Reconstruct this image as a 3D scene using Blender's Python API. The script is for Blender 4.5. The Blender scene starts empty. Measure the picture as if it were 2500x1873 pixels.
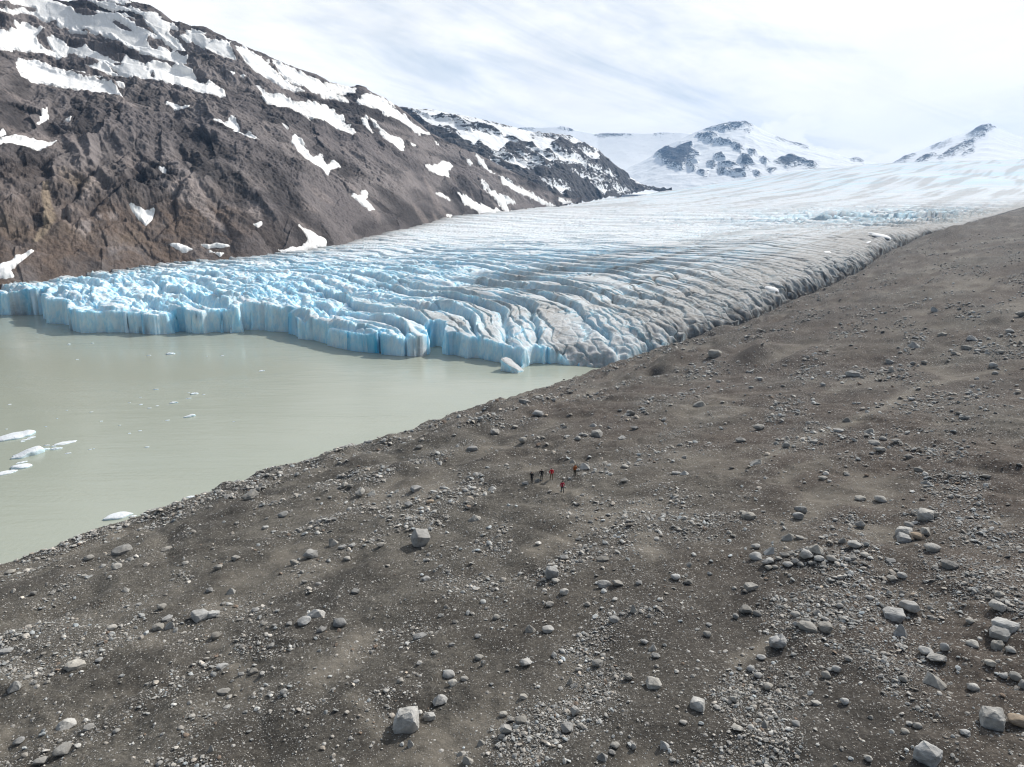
import bpy, bmesh, math, random, time
import numpy as np
from mathutils import Vector, Matrix, Euler
T0 = time.time()
scene = bpy.context.scene
COL = scene.collection
rng = np.random.default_rng(11)
random.seed(5)

# ------------------------------------------------------------------ survey frame
# photograph 2500 x 1873, focal length 1667 px, the drone hovers 50 m above the lake
F, CX, CY, PITCH, H = 1667.0, 1250.0, 936.5, math.radians(14.65), 50.0
CAM = np.array([0.0, 0.0, H])
cp, sp = math.cos(PITCH), math.sin(PITCH)

def ray(px, py):
    px = np.asarray(px, float); py = np.asarray(py, float)
    dx = (px - CX) / F; dv = (CY - py) / F
    return np.stack([dx, cp + dv * sp, -sp + dv * cp], -1)

def at_z(px, py, z):
    d = ray(px, py); t = (np.asarray(z, float) - H) / d[..., 2]
    return CAM + d * t[..., None]

def at_t(px, py, t):
    return CAM + ray(px, py) * np.asarray(t, float)[..., None]

def to_px(P):
    d = P - CAM
    w = d[..., 1] * cp - d[..., 2] * sp
    v = d[..., 1] * sp + d[..., 2] * cp
    w = np.maximum(w, 1e-3)
    return CX + F * d[..., 0] / w, CY - F * v / w, w

# ------------------------------------------------------------------ noise
def _hash(ix, iy, iz, seed):
    h = (ix.astype(np.int64) * 374761393 + iy.astype(np.int64) * 668265263 + iz.astype(np.int64) * 2147483647 + seed * 144665) & 0xffffffff
    h = ((h ^ (h >> 13)) * 1274126177) & 0xffffffff
    h = ((h ^ (h >> 16)) * 2246822519) & 0xffffffff
    return (h ^ (h >> 15)) & 0xffffffff

def n2(x, y, seed=0):
    x = np.asarray(x, np.float64); y = np.asarray(y, np.float64)
    x0 = np.floor(x); y0 = np.floor(y)
    fx = (x - x0).astype(np.float32); fy = (y - y0).astype(np.float32)
    ix = x0.astype(np.int64); iy = y0.astype(np.int64)
    u = fx * fx * fx * (fx * (fx * 6 - 15) + 10); v = fy * fy * fy * (fy * (fy * 6 - 15) + 10)
    z = np.zeros_like(ix)
    def g(dx, dy):
        a = _hash(ix + dx, iy + dy, z, seed).astype(np.float32) * np.float32(2 * math.pi / 4294967296.0)
        return np.cos(a) * (fx - dx) + np.sin(a) * (fy - dy)
    a = g(0, 0); b = g(1, 0); c = g(0, 1); d = g(1, 1)
    r = a + u * (b - a) + v * ((c + u * (d - c)) - (a + u * (b - a)))
    return r * 1.42

_G3 = np.array([[1,1,0],[-1,1,0],[1,-1,0],[-1,-1,0],[1,0,1],[-1,0,1],[1,0,-1],[-1,0,-1],[0,1,1],[0,-1,1],[0,1,-1],[0,-1,-1],[1,1,0],[-1,1,0],[0,-1,1],[0,-1,-1]], np.float32)
def n3(x, y, z, seed=0):
    x = np.asarray(x, np.float64); y = np.asarray(y, np.float64); z = np.asarray(z, np.float64)
    x0 = np.floor(x); y0 = np.floor(y); z0 = np.floor(z)
    fx = (x - x0).astype(np.float32); fy = (y - y0).astype(np.float32); fz = (z - z0).astype(np.float32)
    ix = x0.astype(np.int64); iy = y0.astype(np.int64); iz = z0.astype(np.int64)
    s = lambda t: t * t * t * (t * (t * 6 - 15) + 10)
    u, v, w = s(fx), s(fy), s(fz)
    def g(a, b, c):
        k = _G3[(_hash(ix + a, iy + b, iz + c, seed) & 15)]
        return k[..., 0] * (fx - a) + k[..., 1] * (fy - b) + k[..., 2] * (fz - c)
    def l(p, q, t): return p + t * (q - p)
    return l(l(l(g(0,0,0), g(1,0,0), u), l(g(0,1,0), g(1,1,0), u), v), l(l(g(0,0,1), g(1,0,1), u), l(g(0,1,1), g(1,1,1), u), v), w)

def fbm2(x, y, oct=4, seed=0, gain=0.5, lac=2.03):
    r = 0; a = 1.0
    for k in range(oct):
        r = r + a * n2(x, y, seed + k * 17); x = x * lac + 3.7; y = y * lac - 1.9; a *= gain
    return r

def fbm3(x, y, z, oct=4, seed=0, gain=0.5, lac=2.03):
    r = 0; a = 1.0
    for k in range(oct):
        r = r + a * n3(x, y, z, seed + k * 17); x = x * lac + 3.7; y = y * lac - 1.9; z = z * lac + 0.7; a *= gain
    return r

def ridge3(x, y, z, oct=4, seed=0, gain=0.5):
    r = 0; a = 1.0
    for k in range(oct):
        r = r + a * (1 - 2 * np.abs(n3(x, y, z, seed + k * 17))); x = x * 2.03 + 3.7; y = y * 2.03 - 1.9; z = z * 2.03 + 0.7; a *= gain
    return r

def cells2(x, y, seed=0, offs=None):
    """Worley noise: F1, F2 and a random value of the nearest cell."""
    ix = np.floor(x).astype(np.int64); iy = np.floor(y).astype(np.int64)
    f1 = np.full(np.shape(x), 9.0, np.float32); f2 = f1.copy(); idv = np.zeros(np.shape(x), np.float32)
    zz = np.zeros_like(ix)
    if offs is not None: offs[:] = [0, 0, 0]
    for a in (-1, 0, 1):
        for b in (-1, 0, 1):
            h = _hash(ix + a, iy + b, zz, seed)
            jx = (h & 0xffff) / 65536.0; jy = ((h >> 16) & 0xffff) / 65536.0
            d = np.hypot(ix + a + jx - x, iy + b + jy - y).astype(np.float32)
            r = ((h * 2654435761) & 0xffffff).astype(np.float32) / 16777216.0
            near = d < f1
            if offs is not None: offs[0] = np.where(near, x - ix - a - jx, offs[0]); offs[1] = np.where(near, y - iy - b - jy, offs[1]); offs[2] = np.where(near, ((h * 40503) & 0xffff) / 65536.0, offs[2])
            f2 = np.where(near, f1, np.minimum(f2, d)); idv = np.where(near, r, idv); f1 = np.where(near, d, f1)
    return f1, f2, idv

def slabs(x, y, seed, tilt=1.0):
    """Broken blocks: every cell has its own height (-.5 to .5) and its own tilted flat top; also the gap measure between cells."""
    o = []; c = cells2(x, y, seed, o)
    ang = o[2] * 2 * math.pi
    return (c[2] - .5) + tilt * (np.cos(ang) * o[0] + np.sin(ang) * o[1]), c[1] - c[0], c[2]

def smooth(a, b, x):
    t = np.clip((np.asarray(x) - a) / (b - a), 0, 1)
    return t * t * (3 - 2 * t)

def seg_dist(x, y, pts):
    """Distance to an open polyline in plan."""
    x = x.astype(np.float32); y = y.astype(np.float32)
    best = np.full(x.shape, 1e9, np.float32)
    for (ax, ay), (bx, by) in zip(pts[:-1], pts[1:]):
        ex, ey = bx - ax, by - ay; L = ex * ex + ey * ey + 1e-9
        t = np.clip(((x - ax) * ex + (y - ay) * ey) / L, 0, 1)
        best = np.minimum(best, (x - ax - t * ex) ** 2 + (y - ay - t * ey) ** 2)
    return np.sqrt(best)

def inside(x, y, poly):
    c = np.zeros(x.shape, bool)
    n = len(poly)
    for i in range(n):
        ax, ay = poly[i]; bx, by = poly[(i + 1) % n]
        if ay == by: continue
        m = (ay > y) != (by > y)
        c ^= m & (x < (bx - ax) * (y - ay) / (by - ay) + ax)
    return c

def poly_field(X, Y, polys, reach=26.0, w=None):
    """Signed distance to the union of outlines (positive inside), looked up near each outline only."""
    out = np.full(X.shape, -reach, np.float32)
    for p in polys:
        p = np.asarray(p, float)
        x0, y0 = p.min(0) - reach; x1, y1 = p.max(0) + reach
        m = (X > x0) & (X < x1) & (Y > y0) & (Y < y1)
        if not m.any(): continue
        xs, ys = X[m], Y[m]
        pl = [tuple(q) for q in p]
        d = seg_dist(xs, ys, pl + [pl[0]])
        d = np.where(inside(xs, ys, pl), d, -d)
        out[m] = np.maximum(out[m], d)
    return out

def tps(P, V, reg=0.0):
    """Thin-plate spline through scattered heights."""
    P = np.asarray(P, float); V = np.asarray(V, float); n = len(P)
    sc = 300.0
    Q = P / sc
    d = np.hypot(Q[:, None, 0] - Q[None, :, 0], Q[:, None, 1] - Q[None, :, 1])
    K = np.where(d > 0, d * d * np.log(d + 1e-12), 0) + reg * np.eye(n)
    A = np.zeros((n + 3, n + 3)); A[:n, :n] = K; A[:n, n] = 1; A[:n, n + 1:] = Q; A[n, :n] = 1; A[n + 1:, :n] = Q.T
    c = np.linalg.solve(A, np.concatenate([V, np.zeros(3)]))
    def f(x, y):
        x = np.asarray(x, float) / sc; y = np.asarray(y, float) / sc
        r = c[n] + c[n + 1] * x + c[n + 2] * y
        for i in range(n):
            d2 = (x - Q[i, 0]) ** 2 + (y - Q[i, 1]) ** 2
            r = r + c[i] * 0.5 * d2 * np.log(d2 + 1e-12)
        return r
    return f

# ------------------------------------------------------------------ meshes and tags
def mesh_from(name, verts, faces, mats=(), attrs=None, smooth_faces=True):
    me = bpy.data.meshes.new(name)
    verts = np.ascontiguousarray(verts, np.float32).reshape(-1, 3); faces = np.ascontiguousarray(faces, np.int32)
    k = faces.shape[1]; nf = len(faces)
    me.vertices.add(len(verts)); me.vertices.foreach_set('co', verts.ravel())
    me.loops.add(nf * k); me.loops.foreach_set('vertex_index', faces.ravel())
    me.polygons.add(nf); me.polygons.foreach_set('loop_start', np.arange(0, nf * k, k, dtype=np.int32))
    me.polygons.foreach_set('use_smooth', np.full(nf, bool(smooth_faces)))
    for an, av in (attrs or {}).items():
        av = np.asarray(av, np.float32)
        if av.ndim == 2:
            a = me.attributes.new(an, 'FLOAT_VECTOR', 'POINT'); a.data.foreach_set('vector', np.ascontiguousarray(av).ravel())
        else:
            a = me.attributes.new(an, 'FLOAT', 'POINT'); a.data.foreach_set('value', np.ascontiguousarray(av).ravel())
    for m in mats: me.materials.append(m)
    me.update(); me.validate()
    return me

def grid_faces(nr, nc, keep=None):
    i = (np.arange(nr - 1)[:, None] * nc + np.arange(nc - 1)[None, :])
    f = np.stack([i, i + 1, i + nc + 1, i + nc], -1).reshape(-1, 4)
    return f if keep is None else f[keep.ravel()]

def compact(verts, faces, attrs=None):
    used = np.unique(faces)
    mp = np.full(len(verts), -1, np.int64); mp[used] = np.arange(len(used))
    return verts[used], mp[faces], {k: v[used] for k, v in (attrs or {}).items()}

def link(name, me, parent=None, loc=None):
    o = bpy.data.objects.new(name, me); COL.objects.link(o)
    if parent is not None: o.parent = parent
    if loc is not None: o.location = loc
    return o

def tag(o, label=None, cat=None, group=None, kind=None):
    if label: o['label'] = label
    if cat: o['category'] = cat
    if group: o['group'] = group
    if kind: o['kind'] = kind
    return o

# ------------------------------------------------------------------ material helper
class NT:
    def __init__(self, name):
        self.m = bpy.data.materials.new(name); self.m.use_nodes = True
        self.t = self.m.node_tree; self.n = self.t.nodes; self.l = self.t.links
        self.n.clear()
        self.out = self.n.new('ShaderNodeOutputMaterial')
    def a(self, typ, **kw):
        nd = self.n.new(typ)
        for k, v in kw.items():
            if k.startswith('i_'):
                key = k[2:]
                s = nd.inputs[int(key)] if key.isdigit() else nd.inputs[key.replace('_', ' ')]
                self.put(s, v)
            else: setattr(nd, k, v)
        return nd
    def put(self, sock, v):
        if isinstance(v, bpy.types.NodeSocket): self.l.new(v, sock)
        elif isinstance(v, (tuple, list)):
            n = len(sock.default_value); v = tuple(v)
            sock.default_value = v if len(v) == n else (v + (1.0,))[:n]
        else: sock.default_value = v
    def math(self, op, a, b=0.0, c=0.0, clamp=False):
        nd = self.n.new('ShaderNodeMath'); nd.operation = op; nd.use_clamp = clamp
        self.put(nd.inputs[0], a); self.put(nd.inputs[1], b)
        if len(nd.inputs) > 2: self.put(nd.inputs[2], c)
        return nd.outputs[0]
    def mix(self, f, a, b, mode='MIX'):
        nd = self.n.new('ShaderNodeMix'); nd.data_type = 'RGBA'; nd.blend_type = mode
        self.put(nd.inputs[0], f); self.put(nd.inputs[6], a); self.put(nd.inputs[7], b)
        return nd.outputs[2]
    def ramp(self, v, lo, hi, a=0.0, b=1.0, smoothstep=True):
        nd = self.n.new('ShaderNodeMapRange'); nd.interpolation_type = 'SMOOTHSTEP' if smoothstep else 'LINEAR'
        self.put(nd.inputs[0], v); self.put(nd.inputs[1], lo); self.put(nd.inputs[2], hi); self.put(nd.inputs[3], a); self.put(nd.inputs[4], b)
        return nd.outputs[0]
    def noise(self, vec, scale, detail=4, rough=0.55, dist=0.0):
        nd = self.n.new('ShaderNodeTexNoise'); nd.inputs['Scale'].default_value = scale; nd.inputs['Detail'].default_value = detail
        nd.inputs['Roughness'].default_value = rough; nd.inputs['Distortion'].default_value = dist
        self.l.new(vec, nd.inputs['Vector'])
        return nd.outputs['Fac']
    def voro(self, vec, scale, feature='F1', rand=1.0):
        nd = self.n.new('ShaderNodeTexVoronoi'); nd.feature = feature; nd.inputs['Scale'].default_value = scale; nd.inputs['Randomness'].default_value = rand
        self.l.new(vec, nd.inputs['Vector'])
        return nd
    def mapping(self, vec, scale=(1, 1, 1), rot=(0, 0, 0), loc=(0, 0, 0)):
        nd = self.n.new('ShaderNodeMapping'); self.l.new(vec, nd.inputs[0])
        nd.inputs['Location'].default_value = loc; nd.inputs['Rotation'].default_value = rot; nd.inputs['Scale'].default_value = scale
        return nd.outputs[0]
    def pos(self): return self.n.new('ShaderNodeNewGeometry').outputs['Position']
    def attr(self, name):
        nd = self.n.new('ShaderNodeAttribute'); nd.attribute_name = name
        return nd.outputs['Fac']
    def bump(self, h, dist, strength=1.0, normal=None):
        nd = self.n.new('ShaderNodeBump'); nd.inputs['Distance'].default_value = dist; nd.inputs['Strength'].default_value = strength
        self.put(nd.inputs['Height'], h)
        if normal is not None: self.l.new(normal, nd.inputs['Normal'])
        return nd.outputs['Normal']
    def surf(self, color, rough=0.9, normal=None, spec=0.3, **kw):
        b = self.n.new('ShaderNodeBsdfPrincipled')
        self.put(b.inputs['Base Color'], color); self.put(b.inputs['Roughness'], rough)
        b.inputs['Specular IOR Level'].default_value = spec
        if normal is not None: self.l.new(normal, b.inputs['Normal'])
        for k, v in kw.items(): self.put(b.inputs[k.replace('_', ' ')], v)
        self.l.new(b.outputs[0], self.out.inputs[0])
        self.b = b
        return self.m
# ------------------------------------------------------------------ materials
def mat_ground():
    k = NT('moraine gravel'); p = k.pos()
    big = k.noise(p, 0.022, 5, 0.6); mid = k.noise(p, 0.11, 6, 0.62, 0.4); fine = k.noise(p, 1.3, 8, 0.7); grit = k.noise(p, 7.0, 4, 0.7)
    red = k.attr('red'); grav = k.attr('gravel')
    c = k.mix(k.ramp(mid, 0.32, 0.68), (0.078, 0.071, 0.060), (0.212, 0.196, 0.167))
    c = k.mix(k.math('MULTIPLY', red, k.ramp(big, 0.3, 0.62), clamp=True), c, k.mix(mid, (0.066, 0.045, 0.036), (0.170, 0.126, 0.100)))
    c = k.mix(k.ramp(big, 0.50, 0.72, 0, 0.75), c, (0.060, 0.056, 0.051))
    c = k.mix(k.ramp(fine, 0.36, 0.68, 0.0, 0.6), k.mix(0.45, c, (0.030, 0.028, 0.026)), k.mix(0.22, c, (0.26, 0.245, 0.22)))
    gr2 = k.noise(p, 4.2, 6, 0.78)
    c = k.mix(k.ramp(gr2, 0.40, 0.60, 0.55, 0.0), c, (0.026, 0.023, 0.020)); c = k.mix(k.ramp(gr2, 0.55, 0.70, 0.0, 0.38), c, (0.27, 0.255, 0.23))
    c = k.mix(k.math('MULTIPLY', k.attr('silt'), k.ramp(fine, 0.25, 0.6, 0.4, 1.0), clamp=True), c, k.mix(mid, (0.150, 0.135, 0.113), (0.205, 0.186, 0.158)))
    c = k.mix(k.math('MULTIPLY', k.attr('wet'), k.ramp(mid, 0.3, 0.6, 0.4, 1.0), clamp=True), c, k.mix(fine, (0.040, 0.036, 0.033), (0.092, 0.082, 0.074)))
    hs = None
    for sc, thr, rad, seed in ((1.7, 0.66, 0.36, 0.0), (3.9, 0.58, 0.40, 5.0), (8.5, 0.50, 0.42, 9.0)):
        v = k.voro(k.mapping(p, loc=(seed, seed * 0.7, 0)), sc)
        rnd = k.a('ShaderNodeSeparateColor', i_0=v.outputs['Color'])
        size = k.math('MULTIPLY', k.ramp(rnd.outputs[1], 0, 1, 0.45, 1.0, False), rad)
        on = k.math('GREATER_THAN', k.math('ADD', rnd.outputs[0], k.math('MULTIPLY', grav, 0.42)), thr + 0.19)
        edge = k.math('DIVIDE', v.outputs['Distance'], size)
        m = k.math('MULTIPLY', on, k.ramp(edge, 0.72, 1.0, 1.0, 0.0))
        tone = k.mix(rnd.outputs[2], (0.18, 0.172, 0.162), (0.46, 0.45, 0.43))
        c = k.mix(m, c, tone)
        h = k.math('MULTIPLY', k.math('MULTIPLY', on, k.ramp(edge, 0.0, 1.0, 1.0, 0.0)), size)
        h = k.math('DIVIDE', h, sc)
        hs = h if hs is None else k.math('ADD', hs, h)
    hh = k.math('ADD', k.math('MULTIPLY', hs, 0.9), k.math('ADD', k.math('MULTIPLY', fine, 0.22), k.math('MULTIPLY', grit, 0.075)))
    return k.surf(c, 0.95, k.bump(hh, 1.0, 0.9), 0.15)

def mat_stone(name='stone', use_attr=False):
    k = NT(name); tc = k.n.new('ShaderNodeTexCoord'); oi = k.n.new('ShaderNodeObjectInfo')
    if use_attr:
        p = k.pos(); a = k.n.new('ShaderNodeAttribute'); a.attribute_name = 'tone'
        base = a.outputs['Color']
    else:
        sc = k.n.new('ShaderNodeVectorMath'); sc.operation = 'ADD'; k.l.new(k.pos(), sc.inputs[0])
        p = sc.outputs[0]; base = oi.outputs['Color']
    a1 = k.noise(p, 1.1, 6, 0.62); a2 = k.noise(p, 5.5, 6, 0.7); a3 = k.noise(p, 26, 3, 0.6)
    c = k.mix(k.ramp(a1, 0.3, 0.7), k.mix(0.55, base, (0.105, 0.098, 0.09)), base)
    c = k.mix(k.ramp(a2, 0.55, 0.75, 0, 0.35), c, k.mix(0.5, base, (0.62, 0.60, 0.57)))
    c = k.mix(k.ramp(a2, 0.25, 0.42, 0.45, 0.0), c, (0.09, 0.083, 0.075))
    c = k.mix(k.ramp(a3, 0.3, 0.7, 0.0, 0.22), c, (0.13, 0.125, 0.12))
    h = k.math('ADD', k.math('MULTIPLY', a2, 0.10), k.math('MULTIPLY', a3, 0.012))
    return k.surf(c, 0.88, k.bump(h, 1.0, 0.8), 0.2)

def mat_water():
    k = NT('silty lake water'); p = k.pos()
    rip = k.noise(k.mapping(p, (1, 1, 1), (0, 0, math.radians(14))), 1.0, 3, 0.6)
    rip2 = k.noise(k.mapping(p, (0.10, 0.62, 1), (0, 0, math.radians(-16))), 1.0, 4, 0.6, 0.3)
    silt = k.noise(k.mapping(p, (0.006, 0.013, 1), (0, 0, math.radians(20))), 1.0, 4, 0.55, 0.5)
    near = k.n.new('ShaderNodeSeparateXYZ'); k.l.new(p, near.inputs[0])
    c = k.mix(silt, (0.290, 0.325, 0.272), (0.385, 0.405, 0.340))
    wind = k.ramp(k.noise(k.mapping(p, (0.010, 0.03, 1), (0, 0, math.radians(24))), 1.0, 4, 0.6, 0.8), 0.38, 0.62, 0.35, 1.3)
    n = k.bump(k.math('MULTIPLY', wind, k.math('ADD', k.math('MULTIPLY', rip, 0.13), k.math('MULTIPLY', rip2, 0.30))), 0.34, 1.0)
    return k.surf(c, 0.16, n, 0.5, IOR=1.333)

def mat_ice(name='glacier ice', floe=False):
    k = NT(name); p = k.pos()
    geo = k.n.new('ShaderNodeNewGeometry'); sx = k.n.new('ShaderNodeSeparateXYZ'); k.l.new(geo.outputs['True Normal'], sx.inputs[0])
    steep = k.ramp(sx.outputs[2], 0.45, 0.84, 1.0, 0.0)
    f = k.noise(p, 0.35, 6, 0.65); g = k.noise(p, 1.7, 5, 0.7)
    vert = k.noise(k.mapping(p, (1.0, 1.0, 0.40)), 0.55, 7, 0.68, 0.3)
    white = k.mix(g, (0.60, 0.645, 0.69), (0.80, 0.83, 0.86))
    if floe:
        c = k.mix(k.math('MULTIPLY', steep, k.ramp(f, 0.35, 0.65, 0.3, 0.8)), white, (0.50, 0.74, 0.85))
        return k.surf(c, 0.5, k.bump(g, 0.3, 0.6), 0.4)
    blue = k.attr('blue'); dirt = k.attr('dirt'); deep = k.attr('deep')
    b = k.math('MAXIMUM', k.math('MULTIPLY', steep, k.ramp(f, 0.2, 0.8, 0.40, 0.95)), blue)
    bluec = k.mix(k.ramp(vert, 0.40, 0.60), (0.40, 0.72, 0.90), (0.68, 0.86, 0.94))
    bluec = k.mix(deep, bluec, (0.10, 0.47, 0.70))
    c = k.mix(b, white, bluec)
    # wind-blown grit on the tops, streaks of it washed down the walls
    grime = k.math('MULTIPLY', dirt, k.ramp(k.math('ADD', k.math('MULTIPLY', g, 0.55), k.math('MULTIPLY', f, 0.45)), 0.30, 0.66, 0.35, 1.0), clamp=True)
    c = k.mix(grime, c, k.mix(g, (0.225, 0.208, 0.190), (0.37, 0.345, 0.315)))
    streak = k.math('MULTIPLY', k.ramp(vert, 0.60, 0.72), k.math('MULTIPLY', dirt, steep))
    c = k.mix(k.math('MULTIPLY', streak, 0.5), c, (0.13, 0.125, 0.12))
    c = k.mix(k.math('MULTIPLY', k.attr('black'), k.ramp(f, 0.25, 0.6, 0.45, 1.0), clamp=True), c, k.mix(g, (0.050, 0.045, 0.042), (0.125, 0.115, 0.105)))
    h = k.math('ADD', k.math('MULTIPLY', f, 0.22), k.math('MULTIPLY', g, 0.34))
    sss = k.ramp(dirt, 0.15, 0.9, 0.65, 0.05)
    m = k.surf(c, 0.85, k.bump(h, 0.9, 0.7), 0.06, Subsurface_Weight=sss, Subsurface_Scale=1.5)
    k.b.inputs['Subsurface Radius'].default_value = (0.55, 1.15, 1.5)
    k.b.subsurface_method = 'BURLEY'
    return m

def mat_snow(name='old snow', rock=False):
    k = NT(name); p = k.pos()
    a = k.noise(p, 0.03, 5, 0.6); g = k.noise(p, 0.5, 5, 0.65)
    c = k.mix(k.ramp(a, 0.35, 0.75), (0.93, 0.935, 0.94), (0.87, 0.865, 0.85))
    c = k.mix(k.ramp(g, 0.62, 0.8, 0.0, 0.4), c, (0.55, 0.52, 0.48))
    c = k.mix(k.math('MULTIPLY', k.attr('thin'), k.ramp(g, 0.35, 0.65), clamp=True), c, (0.42, 0.38, 0.345))
    return k.surf(c, 0.9, k.bump(g, 0.6, 0.5), 0.05)

def mat_rock():
    k = NT('mountain rock'); p = k.pos()
    mid = k.noise(p, 0.05, 7, 0.66, 0.4); fine = k.noise(p, 0.40, 7, 0.72)
    tal = k.attr('talus'); tan = k.attr('tan'); pink = k.attr('pale'); lin = k.attr('line'); zone = k.attr('zone')
    l2 = k.math('ADD', k.math('MULTIPLY', lin, 0.72), k.math('MULTIPLY', mid, 0.28))
    c = k.mix(k.ramp(l2, 0.32, 0.62), (0.052, 0.046, 0.046), (0.288, 0.256, 0.248))
    c = k.mix(k.ramp(zone, 0.3, 0.75, 0, 0.8), c, k.mix(k.ramp(l2, 0.3, 0.7), (0.042, 0.037, 0.038), (0.165, 0.146, 0.148)))
    c = k.mix(k.math('MULTIPLY', tal, k.ramp(mid, 0.25, 0.6), clamp=True), c, k.mix(fine, (0.100, 0.072, 0.056), (0.250, 0.182, 0.138)))
    c = k.mix(k.math('MULTIPLY', pink, k.ramp(fine, 0.25, 0.6), clamp=True), c, (0.42, 0.36, 0.335))
    c = k.mix(k.math('MULTIPLY', tan, k.ramp(fine, 0.2, 0.55), clamp=True), c, (0.38, 0.30, 0.215))
    c = k.mix(k.ramp(fine, 0.35, 0.7, 0.0, 0.45), k.mix(0.32, c, (0.03, 0.028, 0.03)), k.mix(0.20, c, (0.40, 0.37, 0.355)))
    c = k.mix(k.ramp(fine, 0.68, 0.76, 0.0, 0.6), c, (0.50, 0.475, 0.455))
    h = k.math('ADD', k.math('MULTIPLY', mid, 2.5), k.math('MULTIPLY', fine, 1.5))
    return k.surf(c, 0.95, k.bump(h, 1.0, 0.75), 0.12)

def mat_alpine():
    """Snow-covered mountain with bare rock where the 'rock' field is positive."""
    k = NT('snow and bare rock'); p = k.pos(); r = k.attr('rock')
    mid = k.noise(p, 0.022, 7, 0.66); fine = k.noise(k.mapping(p, (1, 1, 2.2)), 0.075, 7, 0.70)
    e = k.math('ADD', r, k.math('MULTIPLY', k.math('SUBTRACT', fine, 0.5), 62.0))
    e = k.math('ADD', e, k.math('MULTIPLY', k.math('SUBTRACT', mid, 0.5), 34.0))
    m = k.ramp(e, -0.1, 0.9)
    rock = k.mix(k.ramp(fine, 0.3, 0.7), (0.055, 0.055, 0.062), (0.135, 0.128, 0.125))
    snow = k.mix(k.ramp(mid, 0.3, 0.7), (0.90, 0.915, 0.93), (0.84, 0.86, 0.885))
    return k.surf(k.mix(m, snow, rock), 0.95, k.bump(k.math('MULTIPLY', fine, k.math('ADD', k.math('MULTIPLY', m, 6.0), 0.5)), 1.0, 0.7), 0.03)

def mat_plain(name, c, rough=0.8, var=0.15, sc=18):
    k = NT(name); tc = k.n.new('ShaderNodeTexCoord')
    n = k.noise(tc.outputs['Object'], sc, 3, 0.6)
    return k.surf(k.mix(k.ramp(n, 0.3, 0.7, 0, var), c, tuple(x * 0.45 for x in c)), rough, None, 0.3)

M_GROUND, M_STONE, M_PEBBLE, M_WATER = mat_ground(), mat_stone('boulder stone'), mat_stone('loose stone', True), mat_water()
M_ICE, M_FLOE, M_SNOW, M_ROCK, M_ALPINE = mat_ice(), mat_ice('floating ice', True), mat_snow(), mat_rock(), mat_alpine()

# ------------------------------------------------------------------ moraine
SHORE = [(-900,1640,3.5),(-400,1500,3.2),(0,1374,3),(136,1343,3),(253,1293,3),(330,1266,3),(407,1234,3),(507,1202,3),(602,1166,3),(647,1152,2.9),(724,1130,2.8),(792,1105,2.7),(885,1085,2.6),(964,1058,2.5),(1026,1038,2.4),(1101,1011,2.1),(1172,991,1.8),(1226,970,1.5),(1317,948,1.2),(1395,921,.8),(1438,905,.6),
         (1499,886,2.0),(1594,856,4.2),(1679,817,6.5),(1743,800,8),(1838,770,10.5),(1930,725,13),(1989,704,15.2),(2048,678,17.5),(2107,649,20),(2149,619,22.5),(2191,600,25),(2259,568,30)]
SW = np.array([at_z(*q) for q in SHORE] + [at_t(2339,553,570.), at_t(2403,532,660.), at_t(2500,503,790.), at_t(2700,472,1000.), at_t(3000,445,1400.)])
P0 = np.array([-74., 89.]); DV = np.array([.6246, .7810]); DN = np.array([.7810, -.6246])
mu = (SW[:, :2] - P0) @ DN; mv = (SW[:, :2] - P0) @ DV
o_ = np.argsort(mv); mu, mv, mz = mu[o_], mv[o_], SW[o_, 2]
def smooth_interp(v, xs, ys, wdt=9.0):
    r = 0
    for k, wgt in ((-1.5, .12), (-.75, .23), (0, .30), (.75, .23), (1.5, .12)): r = r + wgt * np.interp(v + k * wdt, xs, ys)
    return r
BUMPS = [(1640, 895, 4.6, 8, 4.2), (1600, 908, -2.6, 2.8, 2.2), (1672, 910, -1.4, 2.4, 1.6), (1850, 872, 3.8, 10, 4.8), (1930, 880, .9, 6, 4), (2060, 1030, .7, 5, 3),
         (970, 1150, 1.1, 5, 2.5), (1080, 1060, 1.1, 7, 2), (860, 1130, .9, 6, 2), (620, 1190, .9, 4, 2), (1180, 1130, .9, 8, 1.6), (1020, 1165, .8, 6, 1.6),
         (730, 1680, .55, 1.6, 1.2), (700, 1750, .6, 2.2, 1.4), (450, 1700, .4, 2, 1.5), (60, 1560, .9, 3, 2), (270, 1465, .7, 2.5, 1.6), (1060, 1570, .6, 2, 1.3), (1960, 1550, .5, 1.8, 1.4), (1990, 1350, .5, 2, 1.5),
         (2330, 572, 4.5, 40, 11), (2440, 545, 6.0, 55, 16), (2290, 585, 2.5, 18, 8), (2250, 615, 2.0, 30, 7), (2180, 660, 1.2, 18, 6), (1560, 1270, .6, 4, 2.4), (1620, 1120, .6, 5, 2.5), (1990, 1140, .5, 4, 3), (2380, 1120, .5, 5, 4), (1700, 1690, .4, 2, 1.5)]
def ground_uv(x, y):
    return (x - P0[0]) * DN[0] + (y - P0[1]) * DN[1], (x - P0[0]) * DV[0] + (y - P0[1]) * DV[1]
def ground_base(x, y):
    u, v = ground_uv(x, y)
    jag = 1.3 * n2(x / 7.0, y / 7.0, 3) + .7 * n2(x / 2.6, y / 2.6, 4)
    w = u - smooth_interp(v, mv, mu) + jag
    zm = smooth_interp(v, mv, mz)
    up = np.where(w < 150, .155 * w, 23.25 + .08 * (w - 150))
    up = up - .6 * np.exp(-np.maximum(w, 0) / 5.0) * 0 + .5 * np.sin(np.clip(w, 0, 60) / 60 * math.pi)
    dn = np.maximum(.75 * w, -7.0) + .04 * np.minimum(w, 0)
    return zm + np.where(w > 0, up, dn), w, u, v
BW = None
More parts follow.
